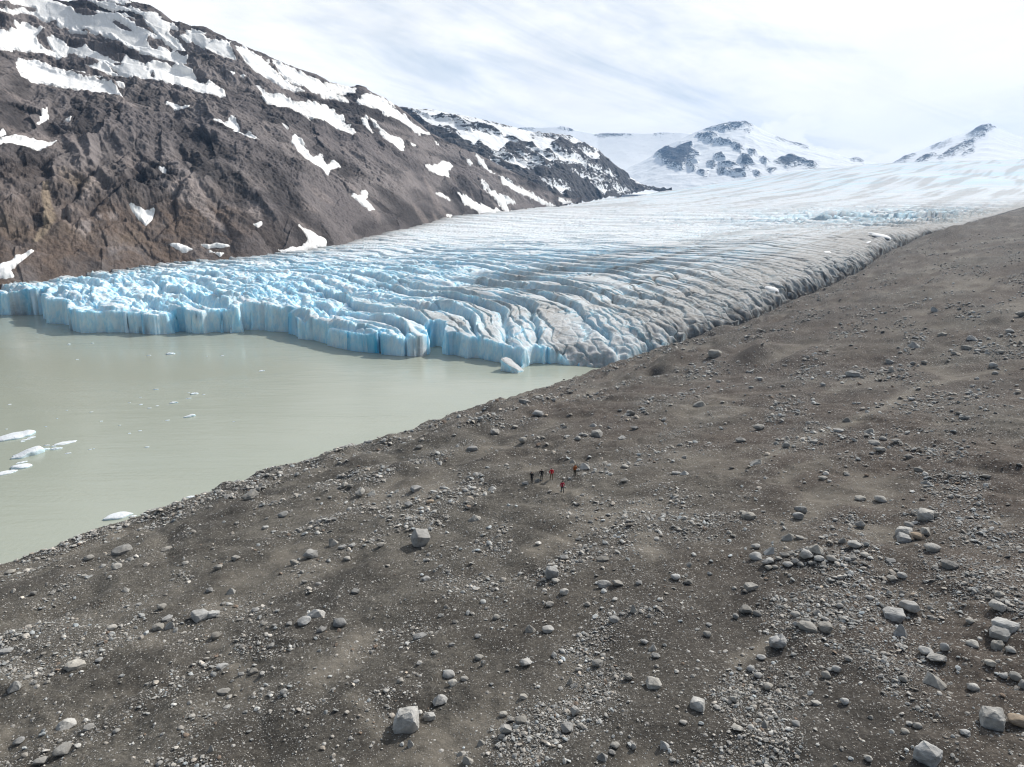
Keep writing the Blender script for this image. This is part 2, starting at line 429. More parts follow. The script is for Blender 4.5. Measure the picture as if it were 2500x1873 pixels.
def ground_z(x, y, full=False):
    z, w, u, v = ground_base(x, y)
    m = smooth(-4, 6, w)
    z = z - smooth(168, 205, v) * 2.0 * np.exp(-((w - 1.0) / 3.6) ** 2)
    roll = 1.0 * n2(v / 38, u / 16, 21) + .75 * n2(v / 17, u / 7.0, 22) + .48 * n2(v / 7.5, u / 4.0, 23)
    r2 = n2(x / 3.3, y / 3.0, 24)
    chan = 1 - 2 * np.abs(n2((v + 5 * n2(x / 18, y / 18, 29)) / 15, u / 60, 28)); chan2 = 1 - 2 * np.abs(n2((u + 3 * n2(x / 9, y / 9, 30)) / 9, v / 34, 35))
    roll = roll - .55 * np.maximum(chan - .55, 0) * 2 + .50 * np.maximum(chan2 - .5, 0) * 2 * smooth(70, 20, w)
    lumps = .26 * r2 + .22 * np.maximum(0, n2(x / 1.8, y / 1.8, 25)) + .045 * n2(x / .7, y / .7, 26)
    patch = smooth(-.15, .35, n2(x / 24, y / 20, 27))
    z = z + m * (roll * (.72 + .55 * smooth(45, 8, w)) + lumps * (.45 + .9 * patch))
    if BW is not None:
        for (bx, by, h, a, b) in BW:
            du = (x - bx) * DV[0] + (y - by) * DV[1]; dw = (x - bx) * DN[0] + (y - by) * DN[1]
            e = (du / a) ** 2 + (dw / b) ** 2
            z = z + h * np.exp(-e)
    return (z, w, u, v, (patch, roll)) if full else z

def hit_ground(px, py, n=420):
    """Where the sight line of a photo point meets the moraine."""
    px = np.atleast_1d(np.asarray(px, float)); py = np.atleast_1d(np.asarray(py, float))
    d = ray(px, py); t = np.full(len(px), 18.0); done = np.zeros(len(px), bool); lo = t.copy()
    for _ in range(n):
        P = CAM + d * t[:, None]
        g = P[:, 2] - ground_z(P[:, 0], P[:, 1])
        done |= g <= 0
        if done.all(): break
        lo = np.where(done, lo, t)
        t = np.where(done, t, t + np.maximum(.12, g * .9))
        done |= t > 1400
    hi = t
    for _ in range(14):
        mid = (lo + hi) / 2; P = CAM + d * mid[:, None]
        below = P[:, 2] < ground_z(P[:, 0], P[:, 1])
        hi = np.where(below, mid, hi); lo = np.where(below, lo, mid)
    return CAM + d * hi[:, None], hi
_b = hit_ground([b[0] for b in BUMPS], [b[1] for b in BUMPS])[0]
BW = [(p[0], p[1], b[2], b[3], b[4]) for p, b in zip(_b, BUMPS)]

_s = [((2245,939),(2096,1018),1.5),((2096,1018),(1990,1060),1.4),((1990,1060),(1850,1130),1.2),((2450,900),(2245,939),1.5),((800,1640),(880,1560),1.6),((1300,1345),(1420,1290),1.6),((1150,1095),(1260,1088),2.0),((1600,1230),(1480,1270),1.8),((1560,1300),(1600,1360),1.2),((640,1700),(520,1560),1.0),((1330,1180),(1440,1215),1.5),((930,1790),(860,1700),.8),((1880,1560),(1800,1620),.7)]
SILT = [(tuple(hit_ground(*a)[0][0][:2]), tuple(hit_ground(*b)[0][0][:2]), c) for a, b, c in _s]
def build_ground():
    az = np.radians(np.linspace(-66, 62, 1250))
    r = [13.0]
    while r[-1] < 1700:
        q = r[-1]
        r.append(q + max(.085, .95 * q / 683 * math.hypot(q, 33) / 33 * (1 if q < 260 else .55 + .45 * 260 / q)))
    r = np.array(r)
    R, A = np.meshgrid(r, az, indexing='ij')
    x = R * np.sin(A); y = R * np.cos(A)
    z, w, u, v, (patch, roll) = ground_z(x, y, True)
    silt = .75 * smooth(.05, -.7, roll + .5 * n2(x / 5, y / 5, 36)) * smooth(-.1, .3, n2(x / 30, y / 26, 37))
    wet = .85 * np.exp(-np.maximum(w - 1, 0) / 3.5) * smooth(165, 200, v) + .55 * smooth(.35, 1.3, roll) * smooth(75, 25, w) + .5 * smooth(.15, .6, n2(v / 40, u / 14, 38)) * smooth(30, 60, x) * smooth(85, 140, y)
    for (sx_, sy_), (ex_, ey_), wd in SILT: silt = np.maximum(silt, .9 * np.exp(-(seg_dist(x, y, [(sx_, sy_), (ex_, ey_)]) / wd) ** 2))
    for (bx, by, h_, a_, b_) in BW[:1] + BW[3:5] + BW[6:12] + [q for q in BW if q[3] > 17]: wet = np.maximum(wet, .85 * np.exp(-(((x - bx) * DV[0] + (y - by) * DV[1]) / a_) ** 2 - (((x - bx) * DN[0] + (y - by) * DN[1]) / b_) ** 2) * (.7 + .6 * n2(x / 3, y / 3, 39)))
    grav = smooth(-.25, .45, n2(v / 26, u / 9, 31) + .5 * n2(x / 6, y / 6, 32) + .6 * np.exp(-np.abs(w - 4) / 9) + .25 * smooth(0, 40, x))
    red = smooth(-25, 40, x + .22 * y - 26 + 26 * n2(x / 45, y / 45, 33))
    keep = (w > -45)
    kf = keep[:-1, :-1] | keep[1:, 1:]
    V = np.stack([x, y, z], -1).reshape(-1, 3)
    f = grid_faces(len(r), len(az), kf)
    V, f, at = compact(V, f, {'gravel': grav.ravel(), 'red': red.ravel(), 'silt': np.clip(silt, 0, 1).ravel(), 'wet': np.clip(wet, 0, 1).ravel()})
    o = link('ground', mesh_from('ground', V, f, [M_GROUND], at))
    tag(o, 'grey brown stony moraine slope running down to the lake', None, None, 'structure')
    print('ground', len(V), time.time() - T0)
build_ground()

# lake: one sheet at the water level
me = mesh_from('lake', np.array([[-3000, 20, 0], [500, 20, 0], [500, 900, 0], [-3000, 900, 0]], float), np.array([[0, 1, 2, 3]]), [M_WATER])
tag(link('lake', me), 'pale grey green silty lake below the ice front', None, None, 'structure')
# ------------------------------------------------------------------ glacier
FRONT_PX = [(-520,748),(-330,756),(-200,764),(-110,770),(-60,766),(0,768.6),(55,769),(107,768.6),(109,790),(140,792),(170,794),(172,806),(199,814),(255,813),(317,814),(380,817),(435,815),(440,812),(498,816.6),(520,811),(548,813),(598,813),(602,806),(625,807),(652,811),(704,814),(711,824),(740,829),(770,836),(815,849),(860,857),(925,864),(928,856),(932,866),(975,869),(987,870),(992,866),(996,870),(1032,870),(1048,865),(1053,852),(1066,845),(1078,853),(1081,864),(1121,875),(1148,883),(1152,878),(1185,884),(1222,893),(1250,893),(1272,902),(1301,896),(1312,890),(1326,894),(1348,891),(1356,889),(1395,895),(1436,899)]
FRONT = at_z([p[0] for p in FRONT_PX], [p[1] for p in FRONT_PX], 0.0)[:, :2]
MARGIN = SW[SHORE.index((1499,886,2.0)):, :2]
LEFT_PX = [(2050,430,2700),(1740,455,2300),(1599,468,1950),(1333,503,1180),(1110,524,860),(994,554,640),(850,585,540),(700,610,480),(590,622,450),(395,650,415),(170,690,365),(0,706,338),(-200,720,330),(-520,730,330)]
LEFTM = at_t([p[0] for p in LEFT_PX], [p[1] for p in LEFT_PX], [p[2] for p in LEFT_PX])[:, :2]

# heights of the ice surface (photo point, height or distance)
IC = []
for px, py, z in [(0,716,10),(100,735,10.5),(180,748,10),(320,774,7.5),(440,769,8),(590,761,9),(697,756,9.5),(747,781,7.5),(851,806,7),(925,819,6.8),(1027,823,6.6),(1148,842,6.2),(1223,868,5.2),(1300,878,4.6),(1376,862,5.5),(1434,852,6),
                  (200,735,10.8),(500,740,11.2),(800,740,11.5),(1000,780,9.5),(1300,750,12),(1500,800,9.8),(1560,820,9.2),(1650,790,11),(1750,770,12),(1850,735,15),(1950,700,18),(2050,660,22),(2130,615,26),(2200,572,32),
                  (100,700,13),(395,652,15.5),(590,626,17),(800,640,18),(1000,660,18.5),(1300,650,19),(1600,700,16.5),(1800,690,18.5),(1500,610,24),(1200,590,24)]:
    q = at_z(px, py, z); IC.append((q[0], q[1], z))
for px, py, t in [(850,590,540),(994,556,640),(1110,527,850),(1333,506,1160),(1599,470,1900),(1740,450,2250),(1900,424,2500),(2125,402,2700),(2350,394,2700),(2500,392,2700),(2800,392,2700),
                  (1400,560,640),(1700,600,430),(1900,600,400),(1700,540,760),(1700,500,1250),(2000,550,620),(2000,500,1050),(2000,455,1700),(2300,480,1150),(2300,520,760),(2500,470,1150),(2500,430,1800),(2250,430,1800),(2800,440,1500),(1500,490,1400)]:
    q = at_t(px, py, t); IC.append((q[0], q[1], q[2]))
for x, y, z in [(-200, 3600, 100), (800, 3700, 150), (2600, 3800, 175)]: IC.append((x, y, z))
IC = np.array(IC)
ice_top = tps(IC[:, :2], IC[:, 2], 0.004)
OUT = [tuple(p) for p in FRONT] + [tuple(p) for p in MARGIN] + [(2600, 2600), (2900, 4200), (-100, 4200)] + [tuple(p) for p in LEFTM]
FDIR, CDIR = np.array([.62, .785]), np.array([.785, -.62])

def build_glacier():
    az = np.radians(np.linspace(-51, 46, 1500))
    r = list(np.arange(196, 408, .29)); d = .29
    while d < .45: d *= 1.02; r.append(r[-1] + d)
    while r[-1] < 3600: d *= 1.0118; r.append(r[-1] + d)
    r = np.array(r)
    R, A = np.meshgrid(r, az, indexing='ij')
    x = R * np.sin(A); y = R * np.cos(A); shp = x.shape
    x = x.ravel(); y = y.ravel()
    # only the points near or within the ice outline
    pin = inside(x, y, OUT)
    fr = [tuple(p) for p in FRONT]; mg = [tuple(p) for p in FRONT[-2:]] + [tuple(p) for p in MARGIN]
    # blocky, fluted front in plan
    c1 = slabs(x / 14.5 + .35 * n2(x / 11, y / 11, 7), y / 14.5 + .3 * n2(x / 9, y / 9, 8), 5, 1.0); c2 = slabs(x / 3.1, y / 3.1, 6, .8)
    df0 = seg_dist(x, y, fr); df = np.where(pin, df0, -df0)
    near = smooth(45, 5, df0)
    df = df + near * (c1[0] * 2.7 + c2[0] * (.15 + 1.1 * smooth(-.1, .4, n2(x / 18, y / 18, 9))) + 1.3 * n2(x / 14, y / 14, 41) + .22 * n2(x / 1.3, y / 1.3, 42) - 1.5 * np.exp(-(c1[1] / .045) ** 2) * smooth(.35, .5, c1[2]))
    dm0 = seg_dist(x, y, mg); dm = np.where(pin, dm0, -dm0) + 1.6 * n2(x / 8, y / 8, 43) + .8 * n2(x / 3, y / 3, 44)
    use = (pin | (df0 < 5) | (dm0 < 6)) & (y < 2850)
    dl = seg_dist(x, y, [tuple(p) for p in LEFTM])
    f = x * FDIR[0] + y * FDIR[1]; c = x * CDIR[0] + y * CDIR[1]; cc = c + 95      # cc: 0 along the moraine side, negative across the ice
    top = ice_top(x, y)
    front_fade = np.exp(-np.maximum(df, 0) / 95)
    # crevasses: lines across the flow that swing down-valley at the moraine side
    bend = 46 * np.clip((95 - dm) / 95, 0, 1) ** 2
    ph = f + bend + 7 * n2(x / 60, y / 60, 51) + 2.6 * n2(x / 17, y / 17, 52)
    R_ = R
    def train(lam, seed, wob, width, brk):  # one set of crevasses
        th = ph / lam + wob * n2(ph / (lam * 6), c / (lam * 8), seed) + .22 * n2(ph / (lam * 1.6), c / (lam * 2.6), seed + 1)
        i = np.floor(th); fr_ = th - i
        on = smooth(-.22, .30, n2(i * 7.31 + .5, c / (lam * 4.5), seed + 2) + brk)
        cut = np.exp(-(np.minimum(fr_, 1 - fr_) / width) ** 2) * on
        crown = 1 - (2 * np.abs(fr_ - .5) - 1) ** 2 * 0 - np.abs(fr_ - .5) * 0
        hump = np.where(fr_ < .17, fr_ / .17, 1 - (fr_ - .17) / .83) - .5
        return cut, hump, on, fr_, i
    cut1, hump1, on1, fr1, id1 = train(12.0, 153, 1.2, .085, .08)
    cut2, hump2, on2, fr2, id2 = train(4.9, 163, .9, .10, -.02)
    fall = at_t(2215, 522, 720); ifall = np.exp(-((x - fall[0]) ** 2 + ((y - fall[1]) * .8) ** 2) / 150 ** 2)
    mar = np.exp(-np.maximum(dm, 0) / 26) * smooth(520, 300, R.ravel())
    amp = 3.7 * front_fade * (1 - .85 * (1 - smooth(10, 85, dm)) * smooth(190, 262, y)) + (1.0 * np.exp(-np.maximum(df, 0) / 330) + .15) * (.25 + .75 * smooth(25, 130, dm)) + 5.0 * ifall
    dampm = smooth(2, 22, dm) * .8 + .2
    ridge = .5 + hump1 * on1 + .5 * n2(id1 * 3.7, c / 70, 173) * .8
    lefty = smooth(10, -95, c + 200) 
    ser = smooth(-75, -175, cc) * front_fade
    s1 = slabs(ph / 9.5 + .3 * n2(x / 9, y / 9, 61), c / 15.0, 62, .9); s2 = slabs(ph / 3.6, c / 6.5, 63, 1.0)
    serac = s1[0] * 3.6 + s2[0] * 1.5 - 2.4 * np.exp(-(s1[1] / .08) ** 2) - .7 * np.exp(-(s2[1] / .08) ** 2)
    relief = amp * dampm * ((1.10 * hump1 * (.35 + .65 * on1) - .95 * cut1 - .55 * cut2 + .40 * hump2 * on2 + .50 * n2(id1 * 3.7 + .3, c / 55, 173)) * (1 - .5 * ser))
    lip = .30 + .70 * smooth(1, 9, df)
    relief = (relief + dampm * (ser * .62 + .06 * front_fade) * serac) * lip
    stri = n2(ph / 1.5, c / 14, 76) + .6 * n2(ph / .8, c / 8, 77)
    rough = (.16 * stri + .16 * fbm2(ph / 3.0, c / 9, 3, 71)) * (front_fade * .9 + .25) * lip
    thin = np.exp(-(n2(ph / 15, c / 46, 81) / .035) ** 2) * smooth(30, 110, df) * smooth(900, 420, R.ravel()) * (.4 + .6 * smooth(-.1, .3, n2(x / 90, y / 90, 82)))
    und = 1.4 * n2(x / 70, y / 120, 83) * smooth(60, 300, df) + 5 * n2(x / 300, y / 420, 84) * smooth(700, 1500, R.ravel())
    ripl = (.6 * n2(ph / 9, c / 60, 85) + .9 * n2(cc / 10, f / 260, 86)) * smooth(350, 700, R.ravel()) * smooth(2600, 900, R.ravel())
    bl = slabs(ph / 1.9, c / 3.6, 66, 1.0)
    rough = rough + front_fade * dampm * lip * (bl[0] * .75 - .45 * np.exp(-(bl[1] / .09) ** 2)) * (.34 + .66 * np.clip(ser + smooth(.05, .45, n2(x / 22, y / 22, 69)), 0, 1))
    xc = np.exp(-(n2(cc / 7.5 + .4 * n2(x / 6, y / 6, 78), ph / 17 + id1 * 3.3, 79) / .055) ** 2) * smooth(0, .4, n2(x / 20, y / 20, 80) + .1)
    rough = rough - 1.5 * xc * front_fade * dampm * lip
    cut3, hump3, on3, fr3, id3 = train(46., 183, 1.3, .10, .15)
    rr_ = R.ravel()
    relief = relief + (smooth(450, 900, rr_) * smooth(2600, 1300, rr_) * 1.5 + 5.0 * ifall) * (hump3 - .9 * cut3) * smooth(5, 50, dm)
    h = top + relief + rough + und + ripl - 1.3 * thin
    # lateral flank: steep dirty bank down to the moraine, cut by gullies
    g_, w_, u_, v_ = ground_base(x, y)
    flank = 1 - np.exp(-np.maximum(dm + 1.0 * n2(x / 2.4, y / 2.4, 46), 0) / (4.2 + 2.2 * n2(x / 30, y / 30, 45)))
    gul = np.exp(-(n2((x * .8 + y * .6) / 6.5, (y * .8 - x * .6) / 22, 47) / .12) ** 2) * np.exp(-np.maximum(dm - 3, 0) / 9)
    edge_z = np.where(df0 < 25, -2.5, np.interp(v_, mv, mz) - 1.2)
    h = edge_z + (h - edge_z) * np.where(dm < 60, flank, 1) - 1.3 * gul * smooth(0, 4, dm) * smooth(-.05, .35, n2(x / 15, y / 15, 57))
    mb = slabs((x * .8 + y * .6) / 5.5, (y * .8 - x * .6) / 9.5, 48, 1.0); mb2 = slabs(x / 2.6, y / 2.6, 49, 1.0)
    mw = smooth(-1, 3, dm) * np.exp(-np.maximum(dm - 3, 0) / 7) * (.35 + .65 * smooth(-.2, .3, n2(x / 24, y / 24, 50))) * smooth(900, 350, R.ravel())
    h = h + mw * (1.6 * mb[0] + .6 * mb2[0] - 2.2 * np.exp(-(mb[1] / .07) ** 2) * smooth(.3, .5, mb[2]))
    prof = np.clip(df / 1.1, 0, 1)
    z = -3 + (h + 3) * prof
    keep_left = dl > 0
    # colours of the ice itself
    depth = np.clip(.75 * cut1 + .9 * on1 * smooth(.24, .06, fr1) + .55 * on2 * smooth(.26, .05, fr2), 0, 1)
    blue = np.clip((.06 * front_fade + .35 * smooth(2.2, .2, df) * (df0 < 12) + .25 * xc * front_fade + .10 * front_fade * smooth(-.1, .4, n2(x / 14, y / 14, 194)) + .80 * front_fade ** .5 * depth) + .75 * ifall * smooth(-.2, .3, n2(x / 22, y / 40, 195)) + .12 * smooth(-.1, .5, n2(x / 60, y / 40, 91)), 0, 1) * smooth(2, 26, dm + 8)
    blue = np.clip(blue + .55 * smooth(1200, 2200, R.ravel()) * smooth(-.05, .45, n2(x / 240, y / 60, 92) + .4 * n2(x / 50, y / 20, 93)), 0, 1)
    deep = np.clip(np.exp(-(c1[1] / .12) ** 2) * smooth(7, 1, df) * smooth(.3, .5, c1[2]) + .7 * smooth(.25, .6, n2(x / 16, y / 16, 93)) * smooth(5, 0, df) , 0, 1)
    fol = n2(c / 7.5 + .8 * n2(x / 120, y / 120, 94), f / 420, 95) * .6 + n2(c / 2.6, f / 240, 96) * .4
    band = np.exp(-((cc + 104 + 9 * n2(f / 120, c * 0, 97)) / 11) ** 2) * .6 + np.exp(-((cc + 68 + 7 * n2(f / 150, c * 0, 98)) / 7) ** 2) * .4
    far = smooth(1500, 700, R.ravel())
    rightish = smooth(-165, -35, cc)
    crest = np.clip((on1 * smooth(.14, .22, fr1) * smooth(.95, .5, fr1) + .5 * on2 * smooth(.15, .25, fr2) * smooth(.8, .4, fr2)), 0, 1) * front_fade ** .6 * smooth(-.45, .30, n2(ph / 9, c / 40, 99)) * (.18 + .82 * smooth(-240, -70, cc))
    dirt = 1.0 * np.exp(-np.maximum(dm - 9, 0) / 20) * smooth(2600, 900, R.ravel()) * (.35 + .65 * smooth(222, 262, y)) + .48 * np.exp(-np.maximum(dm, 0) / 60) * far * (.3 + .7 * smooth(220, 270, y))
    dirt = dirt + far * smooth(10, 70, df) * (.02 + .12 * rightish + .38 * smooth(-.08, .40, fol) * (.35 + .65 * rightish) + .5 * band)
    dirt = dirt + .56 * crest + .75 * np.exp(-dl / 22) * far + 1.0 * thin * (.3 + rightish) + .35 * cut1 * smooth(40, 160, df) * far
    dirt = dirt + .10 * smooth(600, 1200, R.ravel()) + .55 * smooth(700, 1500, R.ravel()) * smooth(-.1, .5, n2(cc / 34, f / 420, 191) + .5 * n2(cc / 11, f / 260, 192)) 
    dirt = dirt + .22 * front_fade * smooth(0, .6, n2(x / 11, y / 11, 100))
    black = np.clip((np.exp(-np.maximum(dm - .2, 0) / 1.9) + .8 * gul * smooth(14, 3, dm) * smooth(-.05, .35, n2(x / 15, y / 15, 57)) + .8 * mw * np.exp(-(mb[1] / .06) ** 2)) * (.3 + .7 * smooth(215, 235, y)) + .55 * np.exp(-np.maximum(dl - 2, 0) / 7) * far, 0, 1) * np.where(df0 < 14, .25, 1)
    lipd = (np.exp(-((fr1 - .19) / .035) ** 2) * on1 + .6 * np.exp(-((fr2 - .19) / .05) ** 2) * on2) * smooth(-.15, .35, n2(x / 7, y / 7, 196)) * np.clip(front_fade * 1.3 + .35 * far * rightish, 0, 1)
    black = np.clip(black + .5 * thin * rightish + .55 * lipd * (.25 + .75 * smooth(-240, -70, cc)), 0, 1)
    black = black * np.where(df0 < 20, smooth(.9, 2.4, df), 1)
    dirt = np.clip(dirt * np.where(df0 < 20, smooth(.9, 2.4, df), 1), 0, 1)
    keepv = use.reshape(shp)
    kf = keepv[:-1, :-1] & keepv[1:, 1:] & keepv[:-1, 1:] & keepv[1:, :-1]
    wall = smooth(5, 1.5, np.abs(df - .6)) * pin
    ox = wall * (.55 * n3(x / 3.2, y / 3.2, z / 2.6, 301) + .30 * n3(x / 1.2, y / 1.2, z / 1.3, 302)); oy = wall * (.55 * n3(x / 3.2 + 40, y / 3.2, z / 2.6, 303) + .30 * n3(x / 1.2, y / 1.2 + 30, z / 1.3, 304))
    V = np.stack([x + ox, y + oy, z], -1)
    fc = grid_faces(shp[0], shp[1], kf)
    V, fc, at = compact(V, fc, {'blue': blue, 'dirt': dirt, 'deep': deep, 'black': black})
    o = link('glacier', mesh_from('glacier', V, fc, [M_ICE], at))
    tag(o, 'blue white glacier with a cracked ice cliff standing in the lake', None, None, 'structure')
    print('glacier', len(V), time.time() - T0)
build_glacier()
# ------------------------------------------------------------------ mountains
def zoomed(polys, s, ox, oy): return [[(ox + s * a, oy + s * b) for a, b in p] for p in polys]

SNOW1 = zoomed([
 [(-60,10),(0,10),(60,0),(280,-5),(330,20),(400,45),(430,75),(480,95),(540,95),(590,75),(660,80),(720,110),(780,135),(800,175),(850,185),(930,240),(860,225),(840,265),(880,295),(1000,310),(1010,330),(1080,355),(1080,410),(1035,410),(1020,390),(940,350),(830,325),(760,295),(690,255),(640,240),(590,210),(530,205),(450,200),(400,180),(345,160),(330,130),(250,125),(180,100),(120,95),(0,88),(-60,80),(-60,65),(0,68),(60,83),(215,80),(215,62),(90,48),(0,35),(-60,30)],
 [(490,0),(560,20),(640,30),(700,60),(760,60),(840,85),(890,80),(960,130),(1000,155),(1030,190),(985,185),(970,210),(1040,260),(1075,305),(1010,290),(940,240),(880,180),(850,150),(830,110),(780,80),(720,70),(650,70),(560,30)],
 [(600,10),(700,8),(755,25),(720,40),(650,30)],
 [(-80,200),(0,205),(60,215),(110,205),(95,180),(150,155),(190,180),(265,195),(215,225),(215,260),(240,285),(300,310),(350,345),(355,360),(300,350),(240,330),(190,320),(120,305),(50,298),(0,295),(-80,290)],
 [(280,250),(315,225),(380,265),(440,285),(495,275),(560,305),(620,345),(660,385),(700,395),(735,345),(790,365),(830,385),(850,405),(905,375),(960,400),(1035,410),(1080,440),(1110,445),(1150,480),(1190,500),(1215,490),(1270,515),(1300,570),(1230,565),(1150,545),(1050,520),(960,500),(870,480),(790,470),(740,460),(690,455),(590,440),(520,410),(450,395),(540,405),(590,385),(560,375),(480,350),(430,310),(400,300),(370,330),(355,362),(320,330)],
 [(95,380),(160,380),(230,400),(330,435),(420,450),(480,470),(540,475),(620,490),(660,530),(690,570),(710,600),(640,585),(560,570),(480,550),(380,530),(290,510),(200,490),(130,470),(100,420)],
 [(675,500),(710,500),(728,525),(690,525)],
 [(970,625),(1010,630),(1095,650),(1085,658),(1010,645)],
 [(1050,225),(1110,190),(1160,200),(1230,250),(1300,260),(1335,250),(1325,290),(1350,330),(1372,380),(1320,355),(1250,330),(1180,300),(1120,250),(1085,255)],
 [(1365,280),(1420,285),(1480,330),(1550,370),(1580,400),(1600,440),(1650,480),(1700,510),(1755,550),(1720,550),(1640,510),(1560,470),(1470,430),(1420,380),(1390,330)],
 [(1575,360),(1650,400),(1700,420),(1780,455),(1850,480),(1900,520),(2000,515),(2070,535),(2040,560),(1940,550),(1900,545),(2000,590),(2012,605),(1900,580),(1800,545),(1700,490),(1640,450),(1600,410)],
 [(1315,430),(1360,440),(1350,452)], [(1395,458),(1420,465),(1410,470)],
 [(1490,515),(1530,550),(1580,565),(1650,570),(1700,610),(1760,605),(1850,620),(1890,625),(1930,650),(1935,680),(1985,690),(1990,730),(2060,780),(2040,800),(1960,760),(1880,720),(1790,700),(1700,660),(1620,640),(1545,615),(1520,580)],
 [(1235,725),(1290,720),(1355,705),(1390,760),(1390,780),(1440,800),(1480,830),(1520,840),(1480,838),(1400,805),(1330,770)],
 [(1690,830),(1720,815),(1760,860),(1770,890),(1800,930),(1850,915),(1890,955),(1950,960),(1965,990),(1910,1000),(1900,1045),(1860,1010),(1800,960),(1770,945),(1720,890)],
 [(-60,800),(30,800),(40,810),(10,820),(80,825),(150,830),(230,840),(330,830),(290,870),(240,905),(190,895),(130,870),(60,860),(-60,875)],
 [(220,735),(255,695),(280,685),(270,720)], [(380,725),(410,712),(400,728)], [(925,1000),(965,1010),(955,1030)],
 [(750,1215),(830,1230),(900,1240),(880,1290),(845,1318),(810,1280),(770,1245)], [(1450,1300),(1510,1300),(1490,1328)],
 [(1730,1330),(1800,1350),(1850,1370),(1890,1390),(1880,1430),(1800,1450),(1700,1470),(1640,1470),(1590,1440),(1650,1450),(1750,1430),(1800,1400)],
 [(1165,1420),(1240,1415),(1335,1430),(1280,1440),(1200,1435)], [(-60,1560),(60,1510),(130,1470),(190,1470),(140,1520),(80,1560),(-60,1610)], [(-60,1605),(60,1580),(70,1600),(-60,1620)],
 [(1630,735),(1650,740),(1668,780),(1650,765)], [(985,1428),(1050,1420),(1115,1450),(1060,1452)], [(1215,1455),(1300,1468),(1270,1480)]], .42247, 0, 0)
SNOW2 = zoomed([
 [(165,250),(215,200),(290,215),(370,265),(420,320),(470,350),(520,390),(590,435),(540,430),(480,400),(430,350),(370,330),(300,295),(230,265)],
 [(0,145),(60,150),(165,170),(150,185),(100,210),(60,205),(90,240),(40,235),(0,215)], [(315,215),(345,235),(375,258),(340,240)],
 [(200,345),(225,340),(235,380),(260,430),(230,400)], [(255,345),(280,370),(298,395),(275,380)],
 [(305,410),(350,430),(400,445),(440,480),(445,510),(420,530),(390,490),(350,470),(310,430)],
 [(565,620),(620,620),(660,590),(710,585),(722,610),(700,640),(705,685),(650,680),(600,655)],
 [(140,785),(190,785),(225,775),(220,810),(275,860),(240,860),(180,810)],
 [(755,780),(800,790),(850,820),(900,840),(1000,870),(1050,880),(1180,855),(1240,850),(1150,880),(1050,890),(960,905),(900,900),(850,860),(800,830)],
 [(890,700),(940,750),(980,760),(1030,800),(1080,820),(1030,820),(1040,870),(1010,850),(980,800),(930,770)],
 [(995,675),(1050,700),(1120,740),(1200,780),(1310,835),(1250,830),(1150,790),(1080,760),(1020,720)],
 [(690,890),(740,905),(800,895),(770,915),(720,910)], [(860,560),(900,590),(960,660),(920,640),(880,600)], [(815,580),(830,600),(820,605)], [(620,470),(640,485),(628,488)], [(490,490),(503,500),(495,505)],
 [(1230,710),(1300,720),(1390,735),(1400,770),(1350,770),(1270,740)], [(1340,805),(1400,810),(1420,820),(1360,822)], [(630,765),(670,775),(700,800),(660,785)]], .42254, 800, 150)
SUB1 = zoomed([[(635,120),(690,125),(740,155),(772,195),(720,185),(665,150)], [(450,172),(520,185),(520,207),(470,198)], [(637,215),(672,240),(640,235)],
 [(600,380),(650,400),(690,440),(640,420)], [(875,440),(890,430),(897,455),(875,457)], [(410,300),(440,330),(520,360),(590,390),(570,402),(480,385),(370,362),(380,320)]], .42247, 0, 0)

def surface(name, cols, base, ridge, nrow, mat, prof, disp, extra=None, back=0.5, nback=26):
    """A mountain side: for each sight column a foot point and a crest point, a profile between them and relief on top."""
    b = np.array(base, float); g = np.array(ridge, float)
    X = np.linspace(cols[0], cols[1], cols[2])
    by = smooth_interp(X, b[:, 0], b[:, 1], 6); bt = smooth_interp(X, b[:, 0], b[:, 2], 10)
    gy = np.interp(X, g[:, 0], g[:, 1]); gt = smooth_interp(X, g[:, 0], g[:, 2], 25)
    B = at_t(X, by, bt); G = at_t(X, gy, gt)
    s = np.concatenate([np.linspace(-.06, 1, nrow), 1 + np.linspace(0, 1, nback + 1)[1:] ** 1.6 * back])
    S = s[:, None]
    P = B[None] + (G - B)[None] * S[..., None]
    hz = prof(np.clip(S, -.06, 1), X[None])
    P[..., 2] = B[None, :, 2] + (G - B)[None, :, 2] * hz - np.maximum(S - 1, 0) * np.abs(G - B)[None, :, 2] * 1.1
    return X, S, P, B, G

